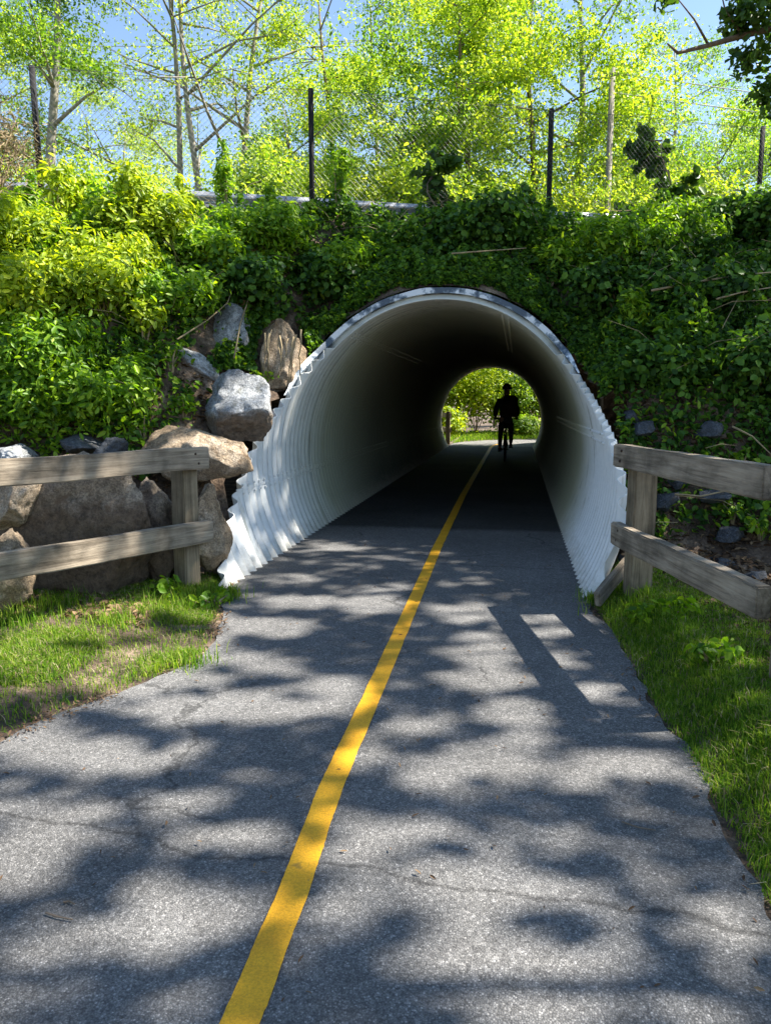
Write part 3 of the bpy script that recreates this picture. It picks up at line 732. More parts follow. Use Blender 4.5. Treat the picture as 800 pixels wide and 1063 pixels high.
def limb_tree(mb, base, crown_pts, r0, rnd, nl=14, trunk_top=None):
    """trunk, limbs and twigs reaching into the leaf masses"""
    pts = crown_pts; cen = sum(pts, Vector())/len(pts); ztop = trunk_top or cen.z+1.2
    tp = []; n = 9
    for k in range(n+1):
        f_ = k/n; tp.append(Vector((base[0]+(cen.x-base[0])*f_**2*.5+.12*math.sin(f_*7+base[0]), base[1]+(cen.y-base[1])*f_**2*.5+.1*math.cos(f_*6), base[2]-.3+(ztop-base[2]+.3)*f_)))
    mb.tube(tp, [r0*(1-.75*k/n)*(1.25 if k == 0 else 1) for k in range(n+1)], 10)
    for i in range(nl):
        q = rnd.choice(pts); f_ = rnd.uniform(.35, .95); s = tp[int(f_*n)]
        mid = (s+q)/2+Vector((rnd.uniform(-.4, .4), rnd.uniform(-.4, .4), rnd.uniform(.0, .6)))
        rr = r0*(1-.75*f_)*.5
        mb.tube([s, s.lerp(mid, .5)+Vector((0, 0, .1)), mid, mid.lerp(q, .55), q], [rr, rr*.8, rr*.55, rr*.35, rr*.12], 6)
        for _ in range(2):
            q2 = q+Vector((rnd.gauss(0, .7), rnd.gauss(0, .7), rnd.gauss(0, .4)))
            mb.tube([mid.lerp(q, .4), (mid+q2)/2+Vector((0, 0, .1)), q2], [rr*.4, rr*.25, rr*.08], 5)
for k, (tx, ty) in enumerate(SH_TRUNKS):
    if len(CAN[k]) < 30: continue
    lab = ['shade tree right of the path, nearest the camera', 'shade tree on the right bank whose dark boughs hang into the top right corner', 'shade tree at the top of the bank right of the tunnel', 'shade tree farthest right on the bank'][k]
    t_ = empty('shade_tree', (tx, ty, gz(tx, ty)), lab, 'tree', 'trees shading the path')
    mb = MB(); limb_tree(mb, (tx, ty, gz(tx, ty)), CAN[k], .19, random.Random(k), 6); mb.build('trunk', M['bark'], t_, True)
    P = np.array([tuple(p) for p in CAN[k]]); v, f = leaf_arrays(P, rand_unit(len(P), tuple(SUN*1.1)), .16, .62, simple=False)
    link('crown', mesh_np('crown', v, f), M['maple'], t_)

# ------------------------------------------------------------ undergrowth over the banks
def scatter(n, dens, zfun, rng):
    """points on the banks in view; dens(x,y,z)->prob, returns points and normals"""
    x = rng.uniform(-13, 13, n); y = rng.uniform(4.5, 20, n); z = height(x, y)
    d = dens(x, y, z); k = rng.random(n) < d; return x[k], y[k], z[k]
def vnoise(x, y, sc, seed):
    g = np.random.default_rng(seed).random((64, 64)); u = (x*sc) % 64; v = (y*sc) % 64
    i = u.astype(int); j = v.astype(int); fu = u-i; fv = v-j; fu = fu*fu*(3-2*fu); fv = fv*fv*(3-2*fv)
    return (g[i, j]*(1-fu)*(1-fv)+g[(i+1) % 64, j]*fu*(1-fv)+g[i, (j+1) % 64]*(1-fu)*fv+g[(i+1) % 64, (j+1) % 64]*fu*fv)
ROCKPX = [(206, 476, 52, 42), (244, 424, 45, 42), (232, 356, 34, 34), (203, 378, 32, 18), (293, 370, 28, 42), (160, 402, 18, 26), (88, 556, 80, 84), (212, 548, 28, 56), (163, 556, 34, 64), (14, 474, 26, 16), (90, 462, 24, 12), (113, 468, 20, 12)]
def cover_density(x, y, z):
    s = (x-P0[0])*NN[0]+(y-P0[1])*NN[1]
    d = np.where((z > .25) & (s > -1.0), 1.0, 0.0)
    # stay off the inside of the mouth
    inside = (np.abs(x-XC) < AA+.10)
    d = np.where(inside & (y < 8.85), 0.0, d)
    right = sm(.9, 1.6, x); low = 1-sm(.7, 1.5, z)
    d = d*(1-right*low*.3)
    leftlow = sm(-2.3, -2.8, x)*(1-sm(.9, 1.5, z)); d = d*(1-leftlow*.1)
    d = d*(.45+.55*sm(.30, .55, vnoise(x, y, 1.5, 3)))
    return d
def in_rock(px, py):
    for cx_, cy_, rx, ry in ROCKPX:
        if ((px-cx_)/rx)**2+((py-cy_)/ry)**2 < 1: return True
    return False
rng = np.random.default_rng(11)
x, y, z = scatter(1050000, cover_density, None, rng)
hgt = (.10+.42*vnoise(x, y, 1.1, 4)*vnoise(x, y, 3.1, 5)*2)
sc_ = (x-P0[0])*NN[0]+(y-P0[1])*NN[1]; hgt = hgt*(.22+.78*sm(.5, 1.8, sc_)); near = np.abs(x-XC) < AA+.5; hgt = np.where(near & (y < 9.3), hgt*.35, hgt)
zz = z+hgt*rng.random(len(x))**.6
# project to drop what hides the stones, in bulk
W3 = np.stack([x, y, zz], -1)-np.array(EYE); q = W3@np.array(fw); px = CX+F*(W3@np.array(rt))/q; py = CY-F*(W3@np.array(up))/q
keep = (px > -160) & (px < 960)
bad = np.zeros(len(x), bool)
for cx_, cy_, rx, ry in ROCKPX:
    dpt = np.where(((px-cx_)/rx)**2+((py-cy_)/ry)**2 < 1, True, False); bad |= dpt & (rng.random(len(x)) < .965)
keep &= ~bad
x, y, zz, hgt = x[keep], y[keep], zz[keep], hgt[keep]
sel = rng.random(len(x)) < .6; far_ = rng.random(len(x))
P = np.stack([x, y, zz], -1)
ns = 26000; ti = rng.random(ns)*(len(SKIRT)-1.001); i0 = ti.astype(int); ft = (ti-i0)[:, None]; A_ = SKIRT[i0]*(1-ft[:, None])+SKIRT[i0+1]*ft[:, None]
u_ = rng.random((ns, 1))*1.1; PS = A_[:, 0]*(1-u_)+A_[:, 2]*u_; PS[:, 2] += .02+rng.random(ns)*.14*np.clip(.25+u_[:, 0]*2, 0, 1); PS[:, 1] -= rng.random(ns)*.10*np.clip(u_[:, 0]*2, 0, 1)
kk = vnoise(ti*.25, u_[:, 0]*2, 1.0, 61) > .22
# keep the hung rock free
v3 = PS-np.array(EYE); q3 = v3@np.array(fw); sx3 = CX+F*(v3@np.array(rt))/q3; sy3 = CY-F*(v3@np.array(up))/q3
kk &= ~((((sx3-293)/28)**2+((sy3-370)/42)**2 < 1) | (((sx3-244)/45)**2+((sy3-424)/42)**2 < 1) | (((sx3-206)/50)**2+((sy3-476)/40)**2 < 1))
PS = PS[kk]; P = np.concatenate([P, PS]); x = P[:, 0]; y = P[:, 1]
# ivy (dark, heart-shaped) mostly on the right and centre, brighter weeds on the left and along the top
s_ = (x-P0[0])*NN[0]+(y-P0[1])*NN[1]
wleft = sm(-2.6, -4.5, x)*.85+.5*sm(1.6, .3, s_)+.25*vnoise(x, y, .9, 8)
isweed = rng.random(len(x)) < wleft
for nm, msk, mt, size, asp, lb_ in (('ivy', ~isweed, 'ivy', .062, .72, 'dark green ivy and creepers covering the embankment around the tunnel'), ('weeds', isweed, 'weed', .072, .42, 'bright green leafy weeds covering the left slope and the top of the embankment')):
    Pn = P[msk]; nr = rand_unit(len(Pn), (.4, -.15, .8), rng)
    v, f = leaf_arrays(Pn, nr, size, asp, rng=rng)
    tag(link(nm, mesh_np(nm, v, f), M[mt]), lb_, 'ground cover', None, 'stuff')

# ---- shrubs, each a thing of its own
def shrub(base, hgt_, rad, n, mtl, label, leaf=.085, asp=.42, name='shrub', cat='shrub', group='shrubs on the embankment', seed=0, stems=9, dry=0):
    rnd = random.Random(seed); rg = np.random.default_rng(seed+1000)
    t_ = empty(name, base, label, cat, group); b0 = Vector(base); mb = MB(); cl = []
    for k in range(stems):
        a_ = rnd.uniform(0, 6.28); rr = rad*math.sqrt(rnd.random())*.95; hh = hgt_*rnd.uniform(.55, 1.05)*(1-.35*(rr/rad)**2)
        tip = b0+Vector((math.cos(a_)*rr, math.sin(a_)*rr, hh)); md = b0+Vector((math.cos(a_)*rr*.35, math.sin(a_)*rr*.35, hh*.5))
        mb.tube([b0+Vector((0, 0, -.08)), md, tip], [.012, .009, .003], 5)
        cl.append((md, tip))
    mb.build('stems', M['stem'], t_)
    per = max(1, n//stems); PP = []; NR = []
    for md, tip in cl:
        f_ = rg.random((per, 1))**.75; c = np.array(md)*(1-f_)+np.array(tip)*f_
        sp = rad*.34*(1-.55*f_)
        o_ = rg.normal(size=(per, 3))*np.array([1, 1, .8])*sp
        PP.append(c+o_); NR.append(o_/(np.linalg.norm(o_, axis=1, keepdims=True)+1e-6)+rg.normal(size=(per, 3))*.7+np.array([.35, -.1, .7]))
    PP = np.concatenate(PP); NR = np.concatenate(NR)
    PP[:, 2] = np.maximum(PP[:, 2], height(PP[:, 0], PP[:, 1])+.02)
    v, f = leaf_arrays(PP, NR, leaf, asp, rng=rg); link('foliage', mesh_np('foliage', v, f), M[mtl], t_)
    return t_
SHR = [ # px, py of the foot, height, radius, leaves, material, words
 (150, 262, .85, .5, 3800, 'bright', 'tall bright yellow green shrub standing up against the chain link fence on the left'),
 (108, 285, .4, .5, 3000, 'bright', 'bright shrub right of the leftmost black fence post'),
 (10, 275, .7, .55, 3800, 'bright', 'yellow green shrub at the left edge below the leftmost fence post'),
 (212, 270, .22, .45, 3000, 'weed', 'mid green shrub in front of the guardrail, right of the tall bright shrub'),
 (268, 268, .65, .45, 3000, 'weed', 'leafy shrub halfway between the tall bright shrub and the second fence post'),
 (296, 266, .6, .4, 2600, 'weed', 'green shrub just left of the second black fence post'),
 (372, 280, .2, .5, 3000, 'weed', 'green shrub just right of the second black fence post'),
 (478, 268, .6, .5, 4000, 'ivy', 'dark green shrub above the crown of the tunnel'),
 (515, 268, .7, .6, 4200, 'ivy', 'dark shrub hiding the guardrail left of the third fence post'),
 (585, 282, .22, .5, 3000, 'weed', 'shrub at the foot of the third black fence post'),
 (650, 274, .55, .5, 3000, 'weed', 'sunlit shrub right of the third fence post'),
 (700, 274, .7, .55, 3400, 'weed', 'sunlit shrub between the third and the rightmost fence post'),
 (770, 268, .85, .6, 4000, 'ivy', 'dark shrub at the foot of the rightmost fence post'),
 (40, 330, .55, .6, 3400, 'bright', 'low bright shrub on the left slope at the frame edge'),
 (110, 330, .55, .55, 3200, 'bright', 'low bright shrub on the left slope above the pale tan boulder'),
 (60, 400, .6, .6, 3600, 'weed', 'leafy green shrub low on the left slope'),
 (20, 448, .55, .5, 2800, 'weed', 'upright weeds behind the left rail at the frame edge'),
 (120, 438, .55, .5, 2800, 'weed', 'green shrub above the left top rail, left of the rounded tan boulder'),
 (180, 330, .5, .5, 2600, 'weed', 'green shrub above the tilted rock slab'),
 (250, 315, .45, .5, 2600, 'ivy', 'dark shrub above the half buried pale grey boulder'),
 (340, 310, .45, .5, 2600, 'ivy', 'dark shrub left above the tunnel crown'),
 (640, 320, .45, .55, 2600, 'ivy', 'dark shrub up the bank right of the tunnel crown'),
 (720, 330, .45, .55, 2600, 'ivy', 'dark shrub in the middle of the right bank'),
 (780, 400, .5, .55, 2800, 'ivy', 'large leaved shrub on the right bank at the frame edge'),
 (690, 400, .35, .45, 2000, 'ivy', 'low ivy mound on the right bank above the slate stones'),
]
for k, (px, py, hh, rr, n, mt, lb_) in enumerate(SHR):
    hp = hit(px, py)
    if hp is None: continue
    shrub(tuple(hp), hh, rr, int(n*1.3), mt, lb_, leaf=.07 if mt != 'ivy' else .066, asp=.4 if mt != 'ivy' else .75, seed=k+1, stems=11)

# loose single sprigs that stand up out of the cover, one thing each
SPR = [(30, 235), (62, 250), (88, 232), (125, 220), (178, 222), (196, 240), (236, 236), (252, 226), (285, 240), (322, 236), (350, 228), (385, 236), (410, 244), (432, 232), (470, 236), (498, 232), (540, 238), (606, 246), (628, 238), (668, 246), (722, 240), (748, 236), (785, 244),
       (70, 300), (140, 295), (215, 290), (290, 290), (330, 290), (570, 300), (620, 300), (690, 300), (750, 300), (30, 380), (75, 430), (150, 360), (20, 420), (55, 455), (700, 370), (770, 350), (660, 345)]
wh_ = lambda px: 'at the left edge' if px < 40 else 'by the leftmost fence post' if px < 75 else 'right of the leftmost fence post' if px < 160 else 'left of the second fence post' if px < 320 else 'by the second fence post' if px < 350 else 'right of the second fence post' if px < 450 else 'left of the third fence post' if px < 560 else 'right of the third fence post' if px < 700 else 'near the rightmost fence post'
for k, (px, py) in enumerate(SPR):
    hp = hit(px, py)
    if hp is None: continue
    row = 'standing up from the crest' if py < 260 else 'on the upper slope' if py < 320 else 'low on the slope'
    shrub(tuple(hp), random.uniform(.45, 1.15)*(.4 if (375 < px < 455 or 545 < px < 610 or 320 < px < 345) else 1) if py < 260 else random.uniform(.35, .6), .20, 520, 'bright' if px < 260 and k % 3 else ('weed' if k % 2 or px < 400 else 'ivy'), f'{["thin leafy", "loose leafy", "upright leafy"][k % 3]} sprig {row} {wh_(px)}', .075, .38, 'leafy_sprig', 'sprig', 'leafy sprigs on the embankment', 800+k, 4)

# dry canes, twigs and vines
def vine(pts, r, label, name='dry_vine', cat='vine', mtl='stem'):
    o = MB().tube(pts, [r*(1-.5*k/(len(pts)-1)) for k in range(len(pts))], 6).build(name, M[mtl], None, True); return tag(o, label, cat)
def on_bank(L_, lift=.3):
    out = []
    for px, py in L_:
        h_ = hit(px, py); out.append(h_+Vector((0, -.25, lift)))
    return out
vine(on_bank([(252, 385), (258, 350), (266, 325), (276, 300)], .12), .010, 'dry vine hanging over the pale grey boulder')
vine(on_bank([(196, 370), (225, 350), (245, 332), (250, 318)], .15), .009, 'thin yellow stalk arching over the rocks left of the tunnel', mtl='stem')
vine(on_bank([(670, 338), (720, 328), (765, 321), (795, 318)], .32), .012, 'long bare branch lying across the right bank', 'fallen_branch', 'branch')
vine(on_bank([(735, 345), (760, 338), (790, 332)], .3), .010, 'short bare branch below the long one on the right bank', 'fallen_branch', 'branch')
vine(on_bank([(470, 296), (510, 293), (545, 290)], .3), .009, 'pale twig lying just above the tunnel crown', 'fallen_branch', 'branch')
vine(on_bank([(694, 512), (720, 514), (748, 508), (770, 505)], .02), .010, 'curved pale stick between the rails on the right bank', 'fallen_branch', 'branch')
vine(on_bank([(750, 470), (770, 480), (790, 500)], .25), .009, 'pale vine tendril above the near end of the right top rail')
rr_ = random.Random(9)
for k in range(9):
    x0_ = 277+k*4.2+rr_.uniform(-2, 2); y0_ = 346+rr_.uniform(-4, 6); P_ = []; dx_ = 0
    for j in range(7):
        dx_ += rr_.uniform(-2.5, 2.5); d = ray(x0_+dx_, y0_+j*rr_.uniform(5.5, 8)); d = d/d.dot(fw); P_.append(EYE+d*(8.06+.03*rr_.random()+.02*abs(j-3)))
    vine(P_, rr_.uniform(.005, .011), 'tan dry roots hanging down the front of the tan boulder nearest the tunnel crown', 'hanging_root', 'root')['group'] = 'dry roots on the tan boulder'

# ------------------------------------------------------------ background trees beyond the road
def leafy_tree(x, y, z0, top, spread, n, mtl, label, seed, bark='bark', r0=.18, leaf=.13, gap=.5, low=.25, limbs=9, group='trees beyond the road', asp=.5, cl_r=.9, name='tree', bend=.4, simple=True, multi=1):
    rnd = random.Random(seed); rg = np.random.default_rng(seed+77)
    t_ = empty(name, (x, y, z0), label, 'tree', group); mb = MB(); hh = top-z0; cl = []
    for mti in range(multi):
        ph = rnd.uniform(0, 6.28); lx, ly = rnd.uniform(-bend, bend)*hh*.12, rnd.uniform(-bend, bend)*hh*.12; ang = mti*2.1+rnd.random()
        if multi > 1: lx += math.cos(ang)*hh*.14; ly += math.sin(ang)*hh*.14
        tp = [Vector((x+lx*(k/10)**1.3+.12*math.sin(k*.9+ph), y+ly*(k/10)**1.3+.12*math.cos(k*.8+ph), z0-.3+(hh+.3)*k/10)) for k in range(11)]
        mb.tube(tp, [r0*(1-.085*k)/(1 if multi == 1 else 1.3) for k in range(11)], 9)
        for i in range(limbs):
            f_ = low+(1-low)*(i+.5)/limbs+rnd.uniform(-.03, .03); f_ = min(.97, f_); k = f_*10; s = tp[int(k)].lerp(tp[min(10, int(k)+1)], k % 1)
            a_ = rnd.uniform(0, 6.28); ln = spread*(1-.55*max(0, f_-.4))*rnd.uniform(.55, 1.1)
            e = s+Vector((math.cos(a_)*ln, math.sin(a_)*ln, ln*rnd.uniform(.15, .75)))
            md = s.lerp(e, .5)+Vector((rnd.uniform(-.2, .2), rnd.uniform(-.2, .2), ln*rnd.uniform(0, .12)))
            rr = r0*(1-.85*f_)*.42+.012
            mb.tube([s, s.lerp(md, .5), md, md.lerp(e, .5), e], [rr, rr*.8, rr*.6, rr*.4, rr*.15], 6)
            for j in range(5):
                u = rnd.uniform(.35, 1.0); b_ = md.lerp(e, (u-.35)/.65); o_ = Vector((rnd.gauss(0, 1), rnd.gauss(0, 1), rnd.gauss(.2, .6))).normalized()*ln*rnd.uniform(.25, .5)
                mb.tube([b_, b_+o_*.5+Vector((0, 0, .05)), b_+o_], [rr*.35, rr*.22, .006], 5)
                cl.append(b_+o_)
                if rnd.random() < .8: cl.append(b_+o_*.6)
            cl.append(e)
    mb.build('trunk', M[bark], t_, True)
    cl = [c for c in cl if rnd.random() > gap*.5]
    per = max(1, int(n/len(cl))); PP = []; 
    for c in cl:
        r = cl_r*rnd.uniform(.3, 1.2); ng = max(1, per//14); d = rg.normal(size=(ng, 3))*np.array([r, r, r*.5])*.6
        # leaves hang in small sprays along short twigs
        tw = rg.normal(size=(ng, 3))*np.array([1, 1, .35]); tw /= np.linalg.norm(tw, axis=1, keepdims=True); u = rg.random((ng, 14, 1))*cl_r*.42
        PP.append((np.array(c)+d[:, None]+tw[:, None]*u+rg.normal(size=(ng, 14, 3))*.045*(.6+cl_r)-np.array([0, 0, .35])*u*u).reshape(-1, 3))
    PP = np.concatenate(PP)
    v, f = leaf_arrays(PP, rand_unit(len(PP), (.0, .0, .5), rg), leaf, asp, rng=rg, simple=simple)
    link('crown', mesh_np('crown', v, f), M[mtl], t_)
    return t_
def at(px, depth, z=0):
    """ground point in column px at the given depth from the camera"""
    d = ray(px, 417); d = d/d.dot(fw); return (EYE+d*depth).x, (EYE+d*depth).y
TR = [ # px, depth, top, spread, leaves, material, seed, bark, r0, low, words
 (62, 24, 17, 2.2, 7000, 'locust', 1, 'palebark', .24, .42, 'leafy tree with a thick straight trunk in the top left corner'),
 (-30, 27, 16, 3.0, 9000, 'locust', 2, 'bark', .2, .2, 'tree leaning in from the left edge beyond the road'),
 (120, 30, 9.5, 3.0, 6000, 'locust', 3, 'bark', .16, .15, 'rounded yellow green tree between the top left tree and the forked tree'),
 (205, 27, 19, 3.0, 4000, 'locust', 4, 'palebark', .17, .5, 'tall slender pale trunk left of the forked tree'),
 (222, 26, 18, 4.6, 5200, 'locust', 5, 'palebark', .24, .38, 'big forked pale barked tree with spreading bare limbs'),
 (300, 31, 11, 3.0, 9000, 'locust', 6, 'bark', .16, .12, 'yellow green tree left behind the second fence post'),
 (352, 28, 15, 3.0, 12000, 'locust', 7, 'bark', .18, .2, 'tall yellow green tree right behind the second fence post'),
 (420, 25, 11, 3.0, 8000, 'locust', 8, 'bark', .16, .1, 'sunlit tree left of the middle, above the tunnel crown'),
 (480, 24, 13, 3.2, 13000, 'locust', 9, 'bark', .16, .12, 'densest sunlit yellow green tree left of the third fence post'),
 (545, 24.5, 13.5, 3.2, 13000, 'locust', 10, 'bark', .18, .15, 'sunlit yellow green tree behind the third fence post'),
 (590, 25.5, 16, 3.4, 6000, 'locust', 11, 'palebark', .2, .3, 'tall open crowned tree behind the utility pole'),
 (660, 24, 9.5, 2.8, 11000, 'locust', 12, 'bark', .14, .1, 'bushy yellow tree right of the utility pole'),
 (730, 25, 9, 2.8, 11000, 'locust', 13, 'bark', .14, .08, 'low yellow green tree left of the rightmost fence post'),
 (800, 32, 12, 3.2, 11000, 'locust', 14, 'bark', .16, .1, 'yellow green tree at the right edge beyond the road'),
 (700, 38, 18, 4.0, 7000, 'locust', 15, 'palebark', .2, .35, 'tall thin crowned tree far behind at the top right'),
 (390, 34, 18, 4.0, 8000, 'locust', 16, 'palebark', .2, .35, 'tall thin crowned tree far behind the middle of the fence'),
 (130, 42, 16, 4.0, 8000, 'locust', 17, 'palebark', .2, .3, 'faint tall tree far behind on the left'),
]
for px, dp, top, sp_, n, mt, sd, bk, r0, low, lb_ in TR:
    x, y = at(px, dp); leafy_tree(x, y, gz(x, y) if abs(x) < 15 and y < 43 else 0.0, top, sp_*1.15, int(n*3.1), ('green' if sd in (1, 3, 6, 8, 11, 13, 15, 16) else mt), lb_, sd, bk, r0, low=low, gap=.35, limbs=13, leaf=.10, cl_r=1.1, multi=2 if sd == 5 else 1)
# bushes between road and trees
BU = [(20, 20), (75, 21), (150, 21), (215, 22), (270, 21), (325, 22), (385, 21.5), (440, 22), (500, 22), (560, 22.5), (610, 23), (665, 23), (720, 23), (775, 24), (-40, 20), (835, 24)]
wds = ['at the left edge of the frame', 'right of the leftmost fence post', 'above the tall bright shrub', 'under the forked tree', 'left of the second fence post', 'behind the second fence post', 'right of the second fence post',
       'above the tunnel crown', 'left of the third fence post', 'behind the third fence post', 'at the foot of the utility pole', 'right of the utility pole', 'left of the rightmost fence post', 'behind the rightmost fence post', 'beyond the left edge', 'beyond the right edge']
for k, ((px, dp), wd) in enumerate(zip(BU, wds)):
    x, y = at(px, dp); z0 = gz(x, y); hb = 1.9+1.1*((k*37) % 10)/10
    shrub((x, y, z0), 4.15-z0+hb*1.55, 2.0, 15000, 'locust' if k % 3 else 'bright', f'sunlit bush beyond the road {wd}', .12, .5, 'bush', 'bush', 'bushes along the far side of the road', 300+k, 14)
# darker saplings at the fence
def sapling(px, s, top_z, n, label, seed, rad=.45, leaf=.16):
    q = crest(px, s); z0 = gz(*q); leafy_tree(q[0], q[1], z0, top_z, rad, n, 'maple', label, seed, 'bark', .022, leaf, .1, .25, 7, 'saplings at the chain link fence', .62, .17, 'sapling', .5, False)
sapling(690, -.4, 5.9, 1100, 'dark broad leaved sapling at the fence right of the utility pole', 401, .75, .15)
sapling(453, -.3, 5.3, 200, 'thin dark sapling at the fence above the tunnel crown', 402, .40, .12)
q = crest(-8, .3); shrub((q[0], q[1], gz(*q)), 1.5, .7, 2600, 'stem', 'dry straw coloured brush tangled in the fence at the left edge', .09, .12, 'dry_brush', 'brush', None, 411, 26)

# utility pole and wires
x, y = at(622, 21.8); up_ = empty('utility_pole', (x, y, gz(x, y)), 'weathered grey utility pole behind the fence right of the middle', 'utility pole')
MB().tube([(x, y, 0), (x, y, 10.3)], [.10, .075], 12).build('pole', M['poleWood'], up_, True)
MB().box((x, y-.12, 10.1), (.7, .07, .08), Matrix.Rotation(R(-20), 3, 'Z')).build('crossarm', M['poleWood'], up_)
dx, dy = math.cos(R(21.5)), math.sin(R(21.5))
for k, (zz_, lb_) in enumerate(((10.2, 'upper utility wire running right from the pole'), (9.7, 'lower utility wire running right from the pole'))):
    pts = [(x+dx*t, y+dy*t, zz_-(.35*math.sin(math.pi*t/26))) for t in np.linspace(0, 26, 20)]
    tag(MB().tube(pts, .014, 5).build('utility_wire', M['galv'], None), lb_, 'wire', 'utility wires')
for k, (zz_, lb_) in enumerate(((16.4, 'upper of the two thin wires crossing the sky at top left'), (15.1, 'lower of the two thin wires crossing the sky at top left'))):
    xa, ya = at(-150, 34); xb, yb = at(420, 32)
    tag(MB().tube([(xa+(xb-xa)*t, ya+(yb-ya)*t, zz_-.9*t+.0-math.sin(math.pi*t)*.3) for t in np.linspace(0, 1, 14)], .013, 5).build('utility_wire', M['galv'], None), lb_, 'wire', 'utility wires')
# the bough reaching in at top right
x0, y0 = at(940, 17); 
def bp(px, py, dp):
    d = ray(px, py); d = d/d.dot(fw); return EYE+d*dp
t_ = empty('oak_tree', (bp(900, 417, 17).x, bp(900, 417, 17).y, gz(bp(900, 417, 17).x, bp(900, 417, 17).y)), 'dark leaved tree at the right edge with one long bare bough reaching left', 'tree')
B0 = t_.location.copy(); mb = MB()
mb.tube([B0-Vector((0, 0, .3)), B0+Vector((-.1, 0, 3)), bp(895, 60, 17), bp(890, -120, 17)], [.22, .19, .15, .08], 10)
mb.tube([bp(895, 60, 17), bp(830, 22, 16.8), bp(770, 37, 16.6), bp(735, 47, 16.4), bp(703, 55, 16.2), bp(692, 45, 16.1)], [.11, .085, .065, .05, .035, .015], 8)
mb.tube([bp(735, 47, 16.4), bp(720, 20, 16.2), bp(700, -5, 16)], [.03, .02, .01], 6)
mb.tube([bp(770, 37, 16.6), bp(752, 10, 16.5), bp(745, -20, 16.5)], [.03, .02, .01], 6)
mb.build('trunk', M['bark'], t_, True)
rg = np.random.default_rng(55); PP = []
for cx_, cy_, r_, n in ((800, 15, .75, 480), (775, 62, .42, 150), (795, 100, .45, 170), (830, 60, .8, 420), (765, 20, .4, 250), (690, 2, .25, 40), (860, 120, .7, 500), (790, -30, .8, 500), (815, 160, .3, 120)):
    c = np.array(bp(cx_, cy_, 16.6)); d = rg.normal(size=(n, 3)); d /= np.linalg.norm(d, axis=1, keepdims=True); PP.append(c+d*r_*rg.random((n, 1))**.5)
PP = np.concatenate(PP); v, f = leaf_arrays(PP, rand_unit(len(PP), (0, 0, .6), rg), .17, .6, rng=rg); link('crown', mesh_np('crown', v, f), M['maple'], t_)

# ------------------------------------------------------------ beyond the tunnel
FB = [(-5.5, 34, 4.5, 2.2), (-3.6, 36, 5.0, 2.0), (-1.9, 36.5, 4.5, 1.7), (-.3, 37.5, 4.0, 1.8), (1.6, 38, 3.4, 1.7), (3.6, 38, 3.0, 1.7), (6, 38, 2.6, 1.8), (-8, 35, 5, 2.3), (-2.9, 33.6, 1.2, .8), (.4, 34.2, .9, .8), (2.2, 34.4, .8, .8)]
fw_ = ['left behind the far fence', 'left of the cyclist, dark and tall', 'just left of the cyclist', 'right behind the cyclist', 'right of the cyclist', 'at the right rim of the far opening', 'farther right, hidden by the tunnel wall', 'farthest left, hidden by the tunnel wall', 'low on the verge left of the cyclist', 'low on the verge behind the cyclist', 'low on the verge right of the cyclist']
for k, ((x, y, hh, rr), wd) in enumerate(zip(FB, fw_)):
    shrub((x, y, 0), hh, rr, 6500 if hh > 2 else 2500, 'bright' if k % 3 else 'farleaf', f'green bush seen through the tunnel, {wd}', .15, .5, 'bush', 'bush', 'bushes beyond the far end of the tunnel', 500+k, 16)
for k, (x, y, top, lb_) in enumerate(((-6.5, 48, 8, 'tree beyond the tunnel on the left'), (-1.5, 50, 8.5, 'tree beyond the tunnel in the middle'), (4, 49, 8, 'tree beyond the tunnel on the right'))):
    leafy_tree(x, y, 0, top, 3.6, 9000, 'farleaf', lb_, 600+k, 'bark', .16, .2, .3, .1, 9, 'trees beyond the tunnel')
ff = empty('wooden_fence', (-2.6, 27.6, 0), 'small timber fence at the far end of the tunnel on the left', 'fence')
post(-2.42, 27.6, -.1, 1.15, .15, ff, 0, 21); post(-3.3, 29.9, -.1, 1.15, .15, ff, 0, 22)
rail((-2.33, 27.5, 1.02), (-3.25, 30.0, 1.02), .08, .16, 'rail', ff, 23); rail((-2.33, 27.5, .5), (-3.25, 30.0, .5), .08, .16, 'rail', ff, 24)

# ------------------------------------------------------------ grass and litter
def blades(x, y, hgt_, w_, mtl, name, label, rng, lean=.5):
    n = len(x); z = height(x, y)-.004; P = np.stack([x, y, z], -1)
    a_ = rng.uniform(0, 6.283, n); d = np.stack([np.cos(a_), np.sin(a_), np.zeros(n)], -1); b_ = np.stack([-np.sin(a_), np.cos(a_), np.zeros(n)], -1)
    h_ = (hgt_*rng.uniform(.5, 1.4, n))[:, None]; ww = (w_*rng.uniform(.7, 1.3, n))[:, None]; le = (rng.random(n)*lean)[:, None]; Zv = np.array([0, 0, 1.0])
    m1 = P+Zv*h_*.55+d*h_*le*.35; t1 = P+Zv*h_*(1-.35*le)+d*h_*le*1.1
    v = np.stack([P-b_*ww, P+b_*ww, m1+b_*ww*.8, m1-b_*ww*.8, t1], 1)
    b0 = (np.arange(n)*5)[:, None]; 
    v = np.concatenate([v, t1[:, None]+b_[:, None]*.0006], 1); b0 = (np.arange(n)*6)[:, None]
    f = np.concatenate([b0+np.array([0, 1, 2, 3]), b0+np.array([3, 2, 5, 4])], 0)
    o = link(name, mesh_np(name, v.reshape(-1, 3), f), M[mtl]); return tag(o, label, 'grass' if 'grass' in name else 'litter', None, 'stuff')
rng = np.random.default_rng(21)
